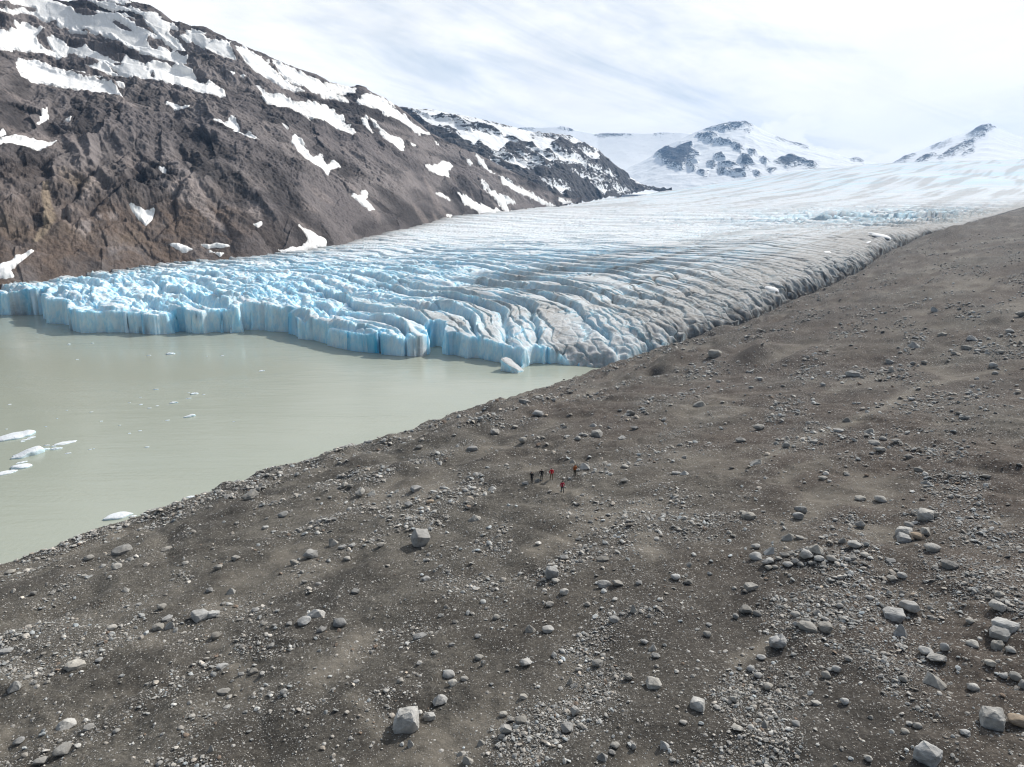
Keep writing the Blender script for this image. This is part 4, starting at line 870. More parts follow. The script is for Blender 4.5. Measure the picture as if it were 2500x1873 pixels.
# ------------------------------------------------------------------ boulders, read off the photograph: (x, foot y, width, height, shape, tone[, short name, label])
def Z7(L): return [((a[0]) * .56510, 1200 + a[1] * .56510, a[2] * .5651, a[3] * .5651) + tuple(a[4:]) for a in L]
def Z8(L): return [(1250 + a[0] * .56510, 1200 + a[1] * .56510, a[2] * .5651, a[3] * .5651) + tuple(a[4:]) for a in L]
def Z6(L): return [(1400 + a[0] * .49729, 700 + a[1] * .49729, a[2] * .4973, a[3] * .4973) + tuple(a[4:]) for a in L]
def Z5(L): return [(650 + a[0] * .39225, 650 + a[1] * .39225, a[2] * .3922, a[3] * .3922) + tuple(a[4:]) for a in L]
TAN = -1.0
BL = Z7([
 (1817,242,90,92,'T',.74,'the tilted cube','tilted cube boulder with a bright top, alone on smooth ground below the hikers'),
 (1757,1043,112,110,'K',.92,'the largest pale block','largest pale block on the lower slope with a sharp black shadow'),
 (1857,992,55,40,'S',.82), (1902,925,66,36,'W',.76), (1365,545,84,58,'W',.93,'the cream wedge','cream wedge boulder with a round grey stone touching its foot'),
 (1318,580,58,45,'R',.82,'the round stone below the wedge','smooth round grey stone touching the foot of the cream wedge boulder'), (1467,588,60,45,'R',.52), (1390,610,45,25,'B',.5),
 (870,560,75,45,'K',.82,'the pair of pale blocks','larger of two pale blocks lying end to end on the left slope'), (922,545,52,34,'K',.82), (735,592,40,34,'W',.72), (685,600,46,30,'B',.55), (725,560,46,22,'S',.72), (486,600,40,26,'R',.76),
 (325,768,84,44,'S',.84,'the long white slab','long white slab lying low on the left slope'), (508,338,42,36,'R',.86,'the egg stone','white egg shaped boulder just inside the lake shore gravel'), (945,338,38,26,'R',.6), (1273,318,38,28,'B',.66), (1342,290,66,28,'B',.68), (935,640,46,36,'R',.5), (960,768,50,28,'R',.76), (1042,797,28,22,'R',.7), (1095,790,45,22,'B',.5), (1228,880,32,28,'R',.76), (970,880,56,22,'S',.6),
 (1815,635,60,34,'S',.66), (1938,808,56,40,'R',.82), (1954,845,40,38,'R',.82), (2008,820,36,22,'R',.7), (2070,730,40,30,'R',.76), (2090,755,22,30,'B',.6), (1840,388,40,28,'B',.7), (2145,555,34,28,'R',.6),
 (285,1028,82,46,'W',.84,'the peach tinted wedge','peach tinted pyramid boulder half sunk in the lower left sand'), (272,1142,76,36,'R',.58,'the notched boulder','dark rounded boulder with a notch, near the bottom left corner'), (85,1095,46,32,'R',.6), (385,1030,42,28,'R',.66), (65,865,52,46,'W',.72), (505,1045,30,18,'R',.6),
 (2185,1050,52,52,'B',.72), (2025,1180,46,40,'W',.72), (1993,1145,40,26,'W',.66), (2080,1100,36,30,'W',.66), (1645,242,36,22,'R',.6), (1480,250,36,18,'S',.76), (1522,245,30,18,'R',.7), (1445,235,46,38,'W',.72), (1500,300,32,20,'R',.7), (905,438,30,24,'R',.55), (1000,445,38,30,'W',.72), (700,512,38,28,'R',.55), (1105,520,34,24,'R',.7), (545,435,28,24,'W',.76), (145,450,26,22,'R',.6), (386,298,40,22,'R',.62),
 (530,270,86,30,'S',.55,'the dark shore slab','dark flat slab lying along the crest above the lake shore'), (1555,25,46,40,'B',.76), (1605,18,36,20,'W',.82), (1765,70,40,30,'B',.66), (1858,55,34,22,'R',TAN), (2052,128,56,26,'W',.72), (1225,112,46,22,'R',.6), (1535,445,40,28,'B',.5), (1140,580,32,25,'R',.6), (1250,580,26,18,'R',.66), (430,740,32,20,'R',.7), (45,360,42,22,'R',.7), (30,700,52,25,'S',.76), (180,1185,56,22,'R',.66), (690,1185,30,22,'R',.72), (912,1125,24,32,'W',.66), (830,980,28,18,'R',.7), (1440,862,22,14,'R',.72), (1540,828,28,16,'S',.78), (1668,872,28,16,'R',.76), (1730,828,30,24,'R',.72), (1953,670,26,18,'R',.7), (1967,572,28,22,'R',.55), (2065,635,28,20,'R',.6), (1880,705,28,18,'R',.7), (2175,975,36,26,'R',.7), (2205,1000,36,32,'B',.76), (1775,1105,28,34,'W',.7), (1325,1020,20,14,'R',.7), (1515,1075,22,16,'R',.66), (980,940,30,18,'S',.7), (205,832,24,18,'R',.66), (115,812,34,18,'S',.7), (600,495,24,16,'R',.7), (800,318,30,20,'R',.7), (720,258,46,22,'S',.66), (1185,585,22,16,'R',.72), (1020,300,40,24,'B',.7), (1375,405,24,16,'R',.66), (1785,205,0,0,'R',.6) ][:-1]) + Z8([
 (1788,1186,100,94,'K',.97,'the white corner block','bright white block near the bottom right corner of the slope'),
 (2065,1025,96,96,'K',.92,'the big white boulder','big white boulder with a tan stone at its right side'), (2185,1025,86,56,'R',TAN), (1145,693,76,72,'BOWL',.8,'the hollow topped boulder','grey boulder with a hollow scooped out of its top'),
 (1712,530,86,58,'C',.82,'the loaf shaped boulder','long loaf shaped pale boulder behind two other big boulders'), (1648,562,90,52,'K',.86), (1677,628,56,64,'W',.8),
 (1690,197,66,50,'K',.86,'the two tiered block','two tiered pale block beside the tan capsule stone'), (1692,222,62,44,'K',.78), (1750,212,66,34,'C',TAN,'the tan capsule stone','tan capsule shaped stone wedged between pale blocks'), (1784,195,42,42,'B',.76), (1712,155,40,24,'R',.7), (1813,262,66,44,'R',.82,'the cream rounded boulder','cream rounded boulder just below the tan capsule stone'), (1780,128,70,52,'K',.86), (1818,115,36,30,'R',.6), (1245,98,56,42,'B',.64), (1236,122,46,36,'R',.76), (1500,160,40,36,'R',.6), (1503,42,46,28,'R',.8), (1590,48,52,26,'R',.74), (1020,118,60,36,'S',.78), (995,98,30,20,'R',.6), (1192,212,56,38,'W',.62), (1243,208,40,20,'S',.74),
 (1052,250,40,28,'R',.74), (1052,298,56,42,'R',.84,'the boulder cluster','rounded pale boulder at the near edge of the dense boulder cluster'), (1108,275,46,42,'W',.88), (1103,322,52,34,'B',.76), (1267,298,56,44,'R',.86), (1310,265,62,42,'W',.82), (1190,330,42,26,'R',.74), (1222,320,36,30,'R',.6), (1325,308,42,26,'R',.82), (1378,305,42,26,'R',.74), (1476,250,56,36,'R',.8), (1427,222,34,28,'W',.82), (1105,342,30,24,'R',.7), (1245,325,30,22,'R',.66), (1450,305,30,22,'R',.76), (1470,300,32,28,'B',.62), (1520,285,36,22,'R',.78), (1637,310,42,20,'S',.66), (1150,300,34,22,'B',.6), (1180,285,40,22,'R',.55), (1205,275,30,20,'R',.72), (1135,335,26,18,'R',.7), (1290,320,26,18,'R',.7),
 (1890,337,70,40,'S',.45,'the dark slab','dark flat slab of rock on bare ground, darkest stone around'), (1640,392,46,28,'B',.72), (1685,378,42,30,'R',.76), (2105,455,42,28,'S',.92), (2090,522,66,46,'B',.92), (2125,608,96,62,'K',.92,'the broad white block','broad white block with a grey block leaning below it'), (2100,645,76,50,'K',.72), (2092,685,46,46,'S',.76), (1988,672,52,36,'R',.86), (2150,700,44,30,'R',.72), (2060,760,46,34,'R',.82), (1785,712,60,42,'R',.86), (1832,750,76,54,'B',.8,'the leaning twin boulder','bluish grey boulder leaning against a rounder pale twin'), (1865,697,36,40,'R',.76), (1825,845,86,62,'W',.8,'the sloping grey wedge','smooth grey wedge boulder sloping down to the right'), (1988,865,48,38,'R',.86), (2203,855,34,60,'B',.8), (2170,820,46,42,'R',.72), (2120,812,36,28,'R',.82), (1975,575,38,28,'R',.74), (1955,1055,42,22,'R',.8),
 (1352,612,60,46,'K',.64), (1272,600,86,46,'S',.58,'the grey ledge stone','long grey ledge stone on a little dark mound'), (1222,545,40,30,'R',.74), (1320,535,40,30,'W',.8), (1225,585,30,26,'R',.66), (1350,560,32,20,'R',.72), (1010,530,56,24,'B',.58), (1058,540,36,28,'R',.58), (965,552,26,26,'R',.66), (1030,433,62,36,'B',.76), (705,385,42,30,'R',.84), (758,405,38,30,'B',.5),
 (172,375,62,58,'K',.7,'the split block','angular split block beside open sandy ground'), (188,397,36,24,'R',.8), (135,390,26,20,'B',.74), (397,418,62,24,'C',.72), (455,415,52,26,'B',.58), (548,404,30,16,'R',.7), (225,450,40,34,'R',.88), (390,304,56,16,'S',.42), (225,300,40,22,'R',.6), (163,500,36,22,'R',.74), (325,498,26,22,'R',.72), (80,610,46,38,'W',.64), (155,612,52,28,'R',.84), (440,568,46,36,'R',.62), (527,525,32,38,'W',.76), (475,538,28,20,'R',.72), (60,760,56,34,'B',.78), (368,760,52,38,'R',.6), (287,782,32,24,'R',.62), (503,820,38,34,'B',.66), (612,855,70,44,'K',.78,'the low grey block','low angular grey block in the middle of the near slope'), (607,690,38,36,'W',.8), (620,722,40,28,'R',.66), (570,662,34,26,'R',.72),
 (800,950,66,54,'K',.9,'the square pale block','square pale block with a strong shadow at the bottom of the slope'), (885,942,36,20,'S',.8), (970,1042,50,34,'B',.88), (272,972,44,46,'B',.84), (238,1045,56,46,'B',.72), (295,1022,30,24,'R',.74), (40,1005,52,40,'R',.48), (50,900,36,26,'R',.72), (1105,860,42,36,'R',.82), (1030,780,36,30,'R',.76), (1060,808,36,28,'R',.82), (1075,730,40,24,'R',.76), (1400,785,38,34,'R',.86), (1355,810,38,36,'R',.64), (1450,735,34,26,'R',.66), (1432,925,38,34,'R',.86), (1310,925,44,26,'S',.82), (1093,1022,28,32,'W',.64), (1225,1015,38,28,'R',.62), (955,915,32,32,'B',.82), (660,1115,40,34,'W',.8), (525,1120,24,30,'R',.76), (443,1115,42,30,'R',.62), (390,1165,46,40,'W',.66), (432,1140,32,24,'R',.62), (250,835,28,34,'W',.78), (268,850,36,24,'W',.78), (1695,1048,34,26,'R',.82), (1750,1025,36,30,'R',.8), (1715,1015,28,22,'R',.82), (840,630,36,30,'R',.6), (850,585,28,18,'R',.66), (1415,505,32,24,'R',.82), (1545,470,34,20,'R',.8), (1605,712,36,24,'B',.62), (1535,1170,36,30,'R',.78), (740,1010,34,20,'R',.76), (1690,825,34,28,'R',.58), (1660,1000,0,0,'R',.6)][:-1]) + Z6([
 (690,350,64,44,'K',.78,'the lone block by the ice','lone grey block on bare dark ground near the glacier edge'), (1668,298,60,32,'W',.72,'the low pyramid','low grey pyramid boulder high on the far slope'), (620,590,60,36,'W',.78,'the shark fin stone','pale fin shaped stone alone on reddish ground'), (278,632,46,34,'B',.7), (443,665,28,22,'B',.7), (300,705,42,24,'B',.48), (113,740,56,38,'B',.72), (1553,380,40,26,'B',.72), (1565,420,38,20,'W',.72), (1370,442,72,34,'S',.8), (915,460,32,18,'R',.82), (712,472,24,16,'R',.7), (873,500,26,16,'R',.72), (1222,488,30,18,'B',.84), (2060,400,40,28,'R',.76), (1343,665,44,26,'W',.45), (1450,722,50,30,'W',.82), (1302,715,52,20,'S',.78), (910,705,56,26,'R',.64), (822,765,52,26,'R',.62), (1042,792,38,34,'B',.7,'the upright grey block','upright grey block above the open stony flat'), (1475,780,52,26,'R',.74), (1500,815,56,30,'B',.86), (1518,755,36,22,'R',.76), (1583,770,42,26,'R',.64), (1643,848,50,28,'B',.48), (893,875,60,36,'W',.78,'the arched stone','pale arched stone right of the hikers on open ground'), (545,925,40,26,'W',.86), (505,922,46,20,'S',.76), (1692,910,44,30,'R',.46), (1225,950,40,20,'R',.72), (1180,770,38,20,'S',.78), (55,900,54,34,'W',.76,'the boulder beside the hiker in orange','grey boulder just right of the hiker in orange'), (250,965,36,26,'B',.58), (252,892,38,22,'R',.8), (235,752,42,26,'B',.72), (1660,560,32,16,'R',.8), (1645,625,28,16,'W',.82), (1682,608,30,12,'S',.6), (2140,230,40,24,'R',.76), (2195,145,46,28,'B',.66), (1930,310,52,24,'S',.62), (2025,945,38,20,'R',.6), (1728,970,46,22,'W',.66), (1810,240,42,20,'S',.7), (1955,265,50,22,'W',.74), (2095,330,34,18,'R',.66), (1985,325,36,20,'B',.7), (1870,335,36,16,'S',.76), (1665,385,28,18,'R',.6), (1720,382,30,20,'R',.64), (2070,430,28,16,'R',.8), (1775,125,40,26,'W',.74), (2085,440,0,0,'R',.5)][:-1]) + Z5([
 (1606,858,66,32,'B',.7), (1687,942,76,42,'B',.74,'the blocky shore boulder','blocky grey boulder between the lake crest and open gravel'), (1548,1010,36,20,'R',.8), (1422,1048,60,36,'B',.76), (1600,1108,48,42,'R',.72), (952,1142,46,32,'R',.66), (1283,1150,70,34,'S',.66), (930,1408,72,44,'B',.74), (490,1380,46,40,'B',.7), (525,1385,40,30,'R',.64), (1100,1385,38,22,'R',.72), (1405,1395,56,30,'W',.78), (1043,1410,46,18,'S',.78), (1980,1302,32,20,'R',.8), (1908,1228,40,30,'W',.72), (2060,1060,66,42,'B',.74), (1985,1060,38,22,'R',.72), (1940,1085,38,28,'R',.7), (1855,1010,40,26,'W',.62), (2035,1000,46,22,'W',.78), (1687,1345,38,26,'W',.55), (1612,1362,46,24,'R',.66), (1345,1210,0,0,'R',.5)][:-1]) + [(612,1220,42,22,'B',.62), (1225,968,0,0,'R',.5), (1960,1160,0,0,'R',.6)][:1]

DIRW = {'left': 'left of', 'right': 'right of', 'beyond': 'beyond', 'before': 'below'}
ORD = ['', 'second ', 'third ', 'fourth ', 'fifth ', 'sixth ', 'seventh ', 'eighth ', 'ninth ', 'tenth ', 'eleventh ', 'twelfth ']
def relational(items, marks, describe):
    """Label each item by its look and by where it lies from the closest named neighbour; ties are told apart by their order outward."""
    seen = {}
    res = [None] * len(items)
    rows = []
    for i, (x, y) in enumerate(items):
        best = min(marks, key=lambda m: math.hypot(m[0] - x, (m[1] - y) * 1.8))
        dx, dy = x - best[0], (y - best[1]) * 1.8
        dr = ('left' if dx < 0 else 'right') if abs(dx) >= abs(dy) else ('beyond' if dy < 0 else 'before')
        rows.append((math.hypot(dx, dy), i, best[2], dr))
    for d, i, nm, dr in sorted(rows):
        key = (describe(i), nm, dr); k = seen.get(key, 0); seen[key] = k + 1
        res[i] = f"{ORD[min(k, 11)]}{key[0]} {DIRW[dr]} {nm}"
    return res

SHW = {'B': 'blocky boulder', 'W': 'wedge shaped boulder', 'R': 'rounded boulder', 'S': 'flat slab', 'C': 'long rounded boulder', 'BOWL': 'hollow boulder', 'K': 'blocky boulder', 'T': 'tilted boulder'}
def tone_word(t): return 'tan' if t < 0 else 'dark grey' if t < .56 else 'mid grey' if t < .71 else 'light grey' if t < .83 else 'whitish'
def tone_rgb(t, r):
    if t < 0: return (.42, .33, .24)
    a = .07 + .63 * t ** 1.6
    w = r.uniform(-1, 1)
    return (a * (1.02 + .035 * w), a * (1 + .004 * w), a * (.945 - .045 * w))

def place_boulders():
    N = len(BL)
    P, t = hit_ground([b[0] for b in BL], [b[1] for b in BL])
    marks = [(b[0], b[1], b[6]) for b in BL if len(b) > 6]
    rest = [i for i, b in enumerate(BL) if len(b) <= 6]
    lab = relational([(BL[i][0], BL[i][1]) for i in rest], marks, lambda k: tone_word(BL[rest[k]][5]) + ' ' + SHW[BL[rest[k]][4]])
    labels = {i: l for i, l in zip(rest, lab)}
    r = np.random.default_rng(77); cnt = {}
    spots = []
    for i, b in enumerate(BL):
        x, y, wp, hp, kind, tone = b[:6]
        w = wp * t[i] / F; rngd = math.hypot(P[i][0], P[i][1])
        dep = math.atan2(H - P[i][2], rngd)
        dpt = w * {'B': .85, 'W': .8, 'R': .85, 'S': .75, 'C': .62, 'BOWL': .85, 'K': .85, 'T': .9}[kind]
        hh = max(.42 * w if kind not in 'S' else .26 * w, (hp * t[i] / F - .72 * dpt * math.sin(dep)) / math.cos(dep))
        hh = min(hh, 1.15 * w)
        if kind == 'BOWL': me = BOWL
        else:
            k = cnt.get(kind, 0); cnt[kind] = k + 1; me = ROCKS[kind][k % len(ROCKS[kind])]
        o = bpy.data.objects.new('boulder', me); COL.objects.link(o)
        ux, uy = P[i][0] / rngd, P[i][1] / rngd
        cx_, cy_ = P[i][0] + ux * dpt * .42, P[i][1] + uy * dpt * .42
        gz = float(ground_z(np.array([cx_]), np.array([cy_]))[0])
        gz = min(gz, P[i][2] + .15 * w)
        o.location = (cx_, cy_, gz - .14 * hh)
        o.scale = (w * 1.02, dpt, hh * 1.16)
        o.rotation_euler = (r.uniform(-.10, .10), r.uniform(-.12, .12), -math.atan2(P[i][0], P[i][1]) + r.choice([0, math.pi]) * (kind != 'BOWL') + r.uniform(-.3, .3))
        if kind == 'T': o.rotation_euler = (0, 0, 0)
        c = tone_rgb(tone, r); o.color = (*c, 1)
        tag(o, b[7] if len(b) > 7 else labels[i], 'boulder', 'boulders strewn over the moraine')
        spots.append((cx_, cy_, w))
    print('boulders', N, len(set(labels.values())), len(labels), time.time() - T0)
    return spots
SPOTS = place_boulders()

# ------------------------------------------------------------------ loose stones: past counting, one object
def loose_stones(n_try=480000):
    r = np.random.default_rng(3)
    px = r.uniform(-420, 2950, n_try); py = 545 + (2050 - 545) * r.uniform(0, 1, n_try) ** .95
    d = ray(px, py)
    zc = np.clip(17 + (px - 1250) * .006, 3, 34)
    t = (zc - H) / np.minimum(d[:, 2], -.012)
    P = CAM + d * t[:, None]
    for _ in range(5):
        g = ground_z(P[:, 0], P[:, 1])
        t = t + .8 * np.clip((g - P[:, 2]) / np.minimum(d[:, 2], -.03), -60, 60); t = np.maximum(t, 15)
        P = CAM + d * t[:, None]
    x, y = P[:, 0], P[:, 1]
    g, w, u, v, (patch, roll) = ground_z(x, y, True)
    dens = smooth(-.15, .62, n2(v / 26, u / 9, 31) + .5 * n2(x / 6, y / 6, 32) + .30 * n2(x / 2.2, y / 2.2, 34) + .85 * np.exp(-np.abs(w - 3) / 5) + .30 * smooth(5, 45, x) * smooth(95, 50, y))
    dens = (.045 + .955 * dens ** 1.6) * (1 - .8 * smooth(.0, -.7, roll) * smooth(-.1, .3, n2(x / 30, y / 26, 37)))
    dens = dens * np.where(t > 170, .8, 1)
    ok = (r.uniform(0, 1, n_try) < dens) & (w > -2.5) & (t < 420) & (np.abs(g - P[:, 2]) < 3)
    x, y, g, t, dens, w = x[ok], y[ok], g[ok], t[ok], dens[ok], w[ok]; n = len(x)
    s_px = 2.35 * (1 - r.uniform(0, 1, n)) ** (-1 / 2.05)
    s_px = np.where(s_px > 17, r.uniform(3, 15, n), s_px)
    s = np.clip(s_px * t / F, .07, 1.1)
    # rubble banked round the feet of the boulders
    ex, ey, es = [], [], []
    for (bx, by, bw) in SPOTS:
        for _ in range(int(r.integers(3, 9))):
            a_ = r.uniform(0, 6.283); d_ = bw * r.uniform(.56, 1.05); ex.append(bx + math.cos(a_) * d_); ey.append(by + math.sin(a_) * d_); es.append(min(.45, bw * r.uniform(.07, .24)))
    ex, ey, es = map(np.array, (ex, ey, es))
    x = np.concatenate([x, ex]); y = np.concatenate([y, ey]); g = np.concatenate([g, ground_z(ex, ey)]); s = np.concatenate([s, es])
    t = np.concatenate([t, to_px(np.stack([ex, ey, ex * 0 + 18], -1))[2]]); dens = np.concatenate([dens, ex * 0 + .5]); n = len(x)
    free = np.ones(n, bool)
    for (bx, by, bw) in SPOTS: free &= np.hypot(x - bx, y - by) > bw * .55
    x, y, g, t, s, dens = x[free], y[free], g[free], t[free], s[free], dens[free]; n = len(x)
    s_px = s * F / t
    VS, FS, TS, off = [], [], [], 0
    for sub, sel in ((1, s_px < 8.5), (2, s_px >= 8.5)):
        idx = np.where(sel)[0]
        bm = bmesh.new(); bmesh.ops.create_icosphere(bm, subdivisions=sub, radius=.5)
        bv = np.array([q.co[:] for q in bm.verts]); bf = np.array([[q.index for q in f.verts] for f in bm.faces]); bm.free()
        for var in range(12):
            ii = idx[var::12]
            if not len(ii): continue
            rr = np.random.default_rng(500 + var + sub * 40)
            b = bv.copy()
            for _ in range(6):
                nn = rr.normal(size=3); nn /= np.linalg.norm(nn); over = b @ nn - rr.uniform(.24, .40); b = b - np.where(over > 0, over * .95, 0)[:, None] * nn
            b *= (1 + rr.normal(0, .06, (len(b), 1)))
            b *= np.array([rr.uniform(.9, 1.25), rr.uniform(.7, 1.0), rr.uniform(.32, .60)])
            a = r.uniform(0, 2 * math.pi, len(ii)); ca, sa = np.cos(a), np.sin(a)
            tx = r.normal(0, .22, len(ii)); ty = r.normal(0, .22, len(ii))
            S_ = s[ii][:, None]
            X = b[None, :, 0]; Y = b[None, :, 1]; Zc = b[None, :, 2] + tx[:, None] * X + ty[:, None] * Y
            W = np.stack([x[ii][:, None] + S_ * (ca[:, None] * X - sa[:, None] * Y), y[ii][:, None] + S_ * (sa[:, None] * X + ca[:, None] * Y), g[ii][:, None] + S_ * (Zc + .17)], -1)
            nb = len(b)
            VS.append(W.reshape(-1, 3)); FS.append((bf[None] + (off + np.arange(len(ii)) * nb)[:, None, None]).reshape(-1, 3)); off += len(ii) * nb
            tone = .24 + .60 * np.clip(r.beta(2.2, 2.6, len(ii)) + .04, 0, 1) ** 1.35
            warm = r.normal(0, 1, len(ii))
            col = np.stack([tone * (1.02 + .045 * warm), tone, tone * (.945 - .04 * warm)], -1)
            red_ = r.uniform(0, 1, len(ii)) < .03; col[red_] = np.array([.26, .19, .14])
            TS.append(np.repeat(col, nb, 0))
    V = np.concatenate(VS); Fc = np.concatenate(FS); C = np.concatenate(TS)
    o = link('loose_stones', mesh_from('loose_stones', V, Fc, [M_PEBBLE], {'tone': C}, smooth_faces=False))
    tag(o, 'countless small grey stones scattered over the moraine', 'loose stones', None, 'stuff')
    print('stones', n, len(V), time.time() - T0)
loose_stones()
# ------------------------------------------------------------------ floating ice
def floe_mesh(seed, kind='F'):
    r = np.random.default_rng(seed)
    bm = bmesh.new(); bmesh.ops.create_icosphere(bm, subdivisions=4, radius=1)
    P = np.array([v.co[:] for v in bm.verts]); o = r.uniform(0, 90, 3)
    lump = n3(P[:, 0] * 1.3 + o[0], P[:, 1] * 1.3 + o[1], P[:, 2] + o[2], seed)
    P[:, 0] *= 1 + .28 * n3(P[:, 0] * 1.7 + o[1], P[:, 1] * 1.7, P[:, 2] * 0 + o[0], seed + 1)
    P[:, 1] *= 1 + .38 * n3(P[:, 0] * 1.9 + o[2], P[:, 1] * 1.9, P[:, 2] * 0 + o[1], seed + 2)
    top = .62 + .55 * n3(P[:, 0] * 1.5 + o[0], P[:, 1] * 1.5 + o[1], o[2] + P[:, 2] * 0, seed + 3) + .22 * n3(P[:, 0] * 4 + o[0], P[:, 1] * 4, P[:, 2] * 0 + .5, seed + 4)
    if kind == 'mound': top = 1.0 - .18 * P[:, 0] + .06 * lump
    if kind == 'wedge': top = .45 + .75 * smooth(-.8, .9, P[:, 0]) + .15 * lump
    if kind == 'knob': top = .55 + .5 * np.exp(-((P[:, 0] - .75) / .22) ** 2) + .3 * smooth(-1, .1, P[:, 0]) + .15 * lump
    P[:, 2] = np.where(P[:, 2] > 0, P[:, 2] ** .6 * np.maximum(top, .12), P[:, 2] * .4)
    for v, q in zip(bm.verts, P): v.co = q * np.array([.5, .5, 1])
    me = bpy.data.meshes.new('ice_floe'); bm.to_mesh(me); bm.free()
    me.polygons.foreach_set('use_smooth', np.ones(len(me.polygons), bool)); me.materials.append(M_FLOE)
    return me
def R3(L): return [(a[0] * .18109, 1000 + a[1] * .18109, a[2] * .181, a[3] * .181) + tuple(a[4:]) for a in L]
def R4(L): return [(a[0] * .45272, 650 + a[1] * .45272, a[2] * .453, a[3] * .453) + tuple(a[4:]) for a in L]
FL = R3([
 (205,402,390,98,'knob','the big blue tinted floe','largest floe, blue tinted ice with a knob at one end'), (380,634,350,125,'wedge','the long white floe','long narrow white floe rising to a hump at its far end'), (290,797,210,66,'mound','the domed floe','smooth domed white floe among small pieces near the lake margin'),
 (1595,1477,290,88,'mound','the mound by the shore','pale grey ice mound floating against the stony shore'), (890,467,222,42,'F','the low flat floe','low flat bluish floe out ahead of the larger drifting pieces'), (90,872,215,52,'F','the broken floe','thin broken sheet of floating ice cut by the photo edge'),
 (427,386,84,26,'F'), (350,414,92,18,'F'), (305,437,46,16,'F'), (630,489,60,22,'F'), (615,546,92,36,'F'), (765,541,116,46,'F'), (722,501,52,20,'F'), (920,596,66,15,'F'), (295,722,110,26,'F'), (1785,1452,92,30,'F'), (1212,543,40,12,'F'), (1265,533,24,10,'F'), (90,267,26,10,'F'), (620,234,24,9,'F'), (770,124,22,9,'F'), (1230,37,42,14,'F'), (1365,162,36,13,'F'), (1612,217,34,11,'F'), (1745,324,30,13,'F'), (1882,290,32,10,'F'), (905,14,26,9,'F')]) + R4([
 (373,422,15,6,'F'), (498,417,15,6,'F'), (415,504,13,5,'F'), (803,483,20,7,'F'), (920,477,43,17,'F','the floe off the cliff','white floe drifting alone in front of the ice cliff'), (1116,487,9,4,'F'), (1199,484,17,6,'F'), (1412,567,29,10,'F','the outlying floe','small bright floe, the one farthest out in open water toward the moraine'), (840,667,25,9,'F'), (758,709,13,5,'F'), (697,738,13,5,'F'), (760,748,19,7,'F'), (806,767,19,7,'F'), (848,755,17,6,'F'), (937,740,38,14,'F'), (1017,715,26,8,'F'), (1047,692,38,17,'F','the floe amid the crumbs','roundish white floe amid a scatter of tiny ice crumbs'), (1018,684,13,5,'F'), (1100,693,15,5,'F'), (904,833,21,7,'F'), (1022,815,54,20,'wedge','the slanting floe','slim white floe pointing up the lake, alone in mid water'), (1260,840,13,4,'F'), (645,860,12,5,'F'), (698,904,14,6,'F'), (755,889,15,5,'F'), (793,978,21,8,'F'), (1035,1249,50,14,'F'), (52,747,15,5,'F')])
def place_floes():
    r = np.random.default_rng(9)
    base = [floe_mesh(700 + k) for k in range(7)]
    marks = [(b[0], b[1], b[5]) for b in FL if len(b) > 5]
    rest = [i for i, b in enumerate(FL) if len(b) <= 5]
    lab = relational([(FL[i][0], FL[i][1]) for i in rest], marks, lambda k: ('small white ice piece' if FL[rest[k]][2] > 8 else 'tiny white ice crumb'))
    lab = {i: l for i, l in zip(rest, lab)}
    for i, b in enumerate(FL):
        q = at_z(b[0], b[1], 0.0); t = np.linalg.norm(q - CAM) * .97
        w = b[2] * t / F; rngd = math.hypot(q[0], q[1]); dep = math.atan2(H, rngd)
        dpt = w * (.62 if b[4] in ('knob', 'mound') else .5 if b[4] == 'F' else .42)
        hz = .72 * max(.10 * w, .22, (b[3] * t / F - .7 * dpt * math.sin(dep)) / math.cos(dep))
        me = base[i % 7] if b[4] == 'F' else floe_mesh(740 + i, b[4])
        o = bpy.data.objects.new('ice_floe', me); COL.objects.link(o)
        ux, uy = q[0] / rngd, q[1] / rngd
        o.location = (q[0] + ux * dpt * .45, q[1] + uy * dpt * .45, 0.0)
        o.scale = (w, dpt, hz)
        rz = -math.atan2(q[0], q[1])
        o.rotation_euler = (0, 0, rz + (.25 if b[4] == 'wedge' else r.uniform(-.25, .25)))
        tag(o, b[6] if len(b) > 6 else lab[i], 'ice floe', 'ice floes drifting on the lake')
place_floes()

